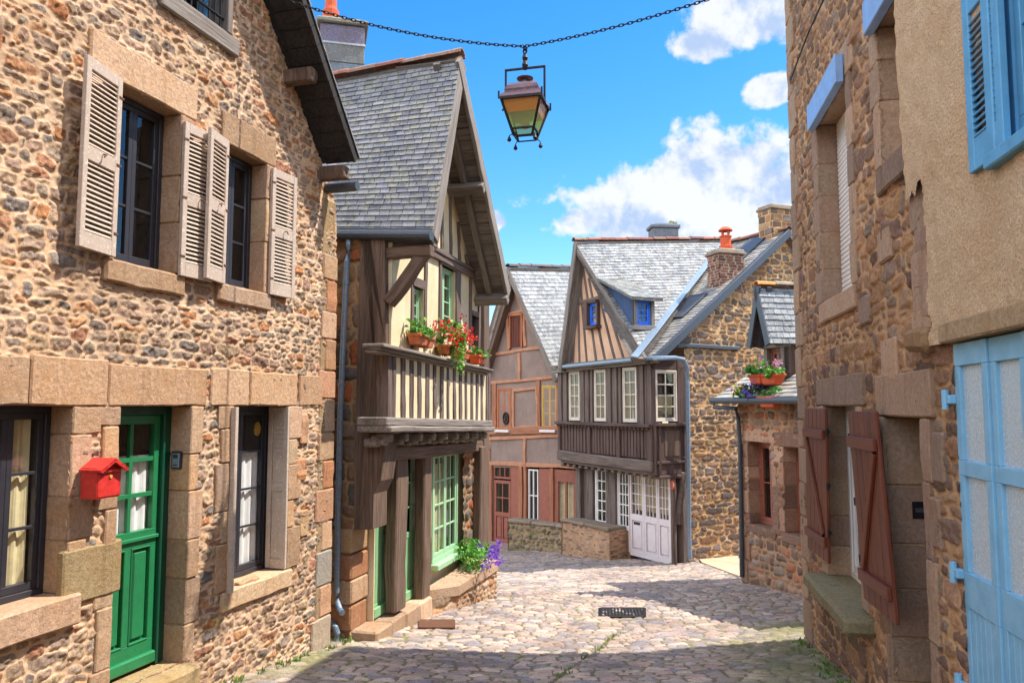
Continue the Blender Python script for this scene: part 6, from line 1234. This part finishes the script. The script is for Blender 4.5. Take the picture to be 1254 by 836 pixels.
# clouds: direction (from a picture of the sky), angular radius across, angular radius up
CL = [((755, 262), .10, .06), ((712, 272), .06, .035), ((800, 272), .08, .05), ((885, 225), .10, .065), ((925, 240), .075, .055), ((850, 285), .2, .045), ((862, 52), .05, .024), ((912, 22), .08, .04), ((946, 110), .032, .02), ((985, 268), .1, .055), ((592, 272), .03, .014), ((1150, -60), .18, .08), ((1300, 240), .2, .07)]
FILL_CLOUDS = [(Vector((-.75, -.2, .75)), .55, .3), (Vector((-.4, -.8, .8)), .6, .4), (Vector((.1, .25, 1.)), .38, .3), (Vector((-1, .6, .5)), .4, .25), (Vector((.5, -.8, .5)), .5, .35), (Vector((-1, -.6, .3)), .5, .25)]  # unseen clouds overhead and behind the camera, added as fill light
for q_, rx, ry in CL + FILL_CLOUDS:
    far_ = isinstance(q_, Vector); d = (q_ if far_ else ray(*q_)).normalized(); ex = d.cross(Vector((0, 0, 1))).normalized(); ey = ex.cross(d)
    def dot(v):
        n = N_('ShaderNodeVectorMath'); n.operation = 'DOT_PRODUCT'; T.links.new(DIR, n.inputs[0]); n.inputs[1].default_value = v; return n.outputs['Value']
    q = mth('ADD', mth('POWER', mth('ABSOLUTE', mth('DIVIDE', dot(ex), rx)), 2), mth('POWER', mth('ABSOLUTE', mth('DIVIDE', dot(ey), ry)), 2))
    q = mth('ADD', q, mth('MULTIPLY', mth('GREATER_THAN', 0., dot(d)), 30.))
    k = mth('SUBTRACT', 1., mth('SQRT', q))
    if far_: fill_bank = k if fill_bank is None else mth('MAXIMUM', fill_bank, k)
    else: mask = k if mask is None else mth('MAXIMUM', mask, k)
allm = mth('MAXIMUM', mask, fill_bank)
n1 = nz(11, 10, .58, .15); n1u = nz(11, 5, .58, .15, (.012, .0, .022)); n2 = nz(4, 4, .5)
den = mth('ADD', mth('MULTIPLY', allm, 1.0), mth('ADD', mth('MULTIPLY', mth('SUBTRACT', n1, .5), 2.7), mth('MULTIPLY', mth('SUBTRACT', n2, .5), .8)))
mr = N_('ShaderNodeMapRange'); mr.interpolation_type = 'SMOOTHSTEP'; T.links.new(den, mr.inputs[0]); mr.inputs[1].default_value = .0; mr.inputs[2].default_value = .3
sh = N_('ShaderNodeMapRange'); sh.interpolation_type = 'SMOOTHSTEP'; T.links.new(mth('ADD', mth('MULTIPLY', mth('SUBTRACT', n1u, n1), 3.2), mth('ADD', mth('MULTIPLY', n2, .9), mth('MULTIPLY', den, .12))), sh.inputs[0]); sh.inputs[1].default_value = .36; sh.inputs[2].default_value = .95  # light and shade put into the cloud colour from sunward offset noise
cc = N_('ShaderNodeMix'); cc.data_type = 'RGBA'; T.links.new(sh.outputs[0], cc.inputs[0]); cc.inputs[6].default_value = (2.75, 2.8, 2.9, 1); cc.inputs[7].default_value = (1.45, 1.85, 2.6, 1)
mx = N_('ShaderNodeMix'); mx.data_type = 'RGBA'; T.links.new(mth('MULTIPLY', mr.outputs[0], .95), mx.inputs[0]); T.links.new(hs.outputs[0], mx.inputs[6]); 
fill_gain = N_('ShaderNodeMix'); fill_gain.data_type = 'RGBA'; fill_gain.blend_type = 'MULTIPLY'; fill_gain.inputs[0].default_value = 1.; T.links.new(cc.outputs[2], fill_gain.inputs[6])
gb = N_('ShaderNodeMapRange'); T.links.new(mth('SUBTRACT', fill_bank, mask), gb.inputs[0]); gb.inputs[1].default_value = 0.; gb.inputs[2].default_value = .4; gb.inputs[3].default_value = 1.; gb.inputs[4].default_value = 4.0  # extra brightness for the added out-of-view fill clouds
cb = N_('ShaderNodeCombineColor'); [T.links.new(gb.outputs[0], cb.inputs[i]) for i in range(3)]; T.links.new(cb.outputs[0], fill_gain.inputs[7]); T.links.new(fill_gain.outputs[2], mx.inputs[7])
bg = N_('ShaderNodeBackground'); T.links.new(mx.outputs[2], bg.inputs[0]); bg.inputs[1].default_value = .15
wo = N_('ShaderNodeOutputWorld'); T.links.new(bg.outputs[0], wo.inputs[0])
sc.view_settings.view_transform = 'Standard'; sc.view_settings.look = 'None'; sc.view_settings.exposure = 1.28; sc.view_settings.gamma = 1
sc.render.engine = 'CYCLES'; sc.cycles.max_bounces = 6; sc.cycles.diffuse_bounces = 4; sc.cycles.glossy_bounces = 3; sc.cycles.transparent_max_bounces = 8; sc.cycles.use_denoising = True; sc.cycles.caustics_reflective = False; sc.cycles.caustics_refractive = False
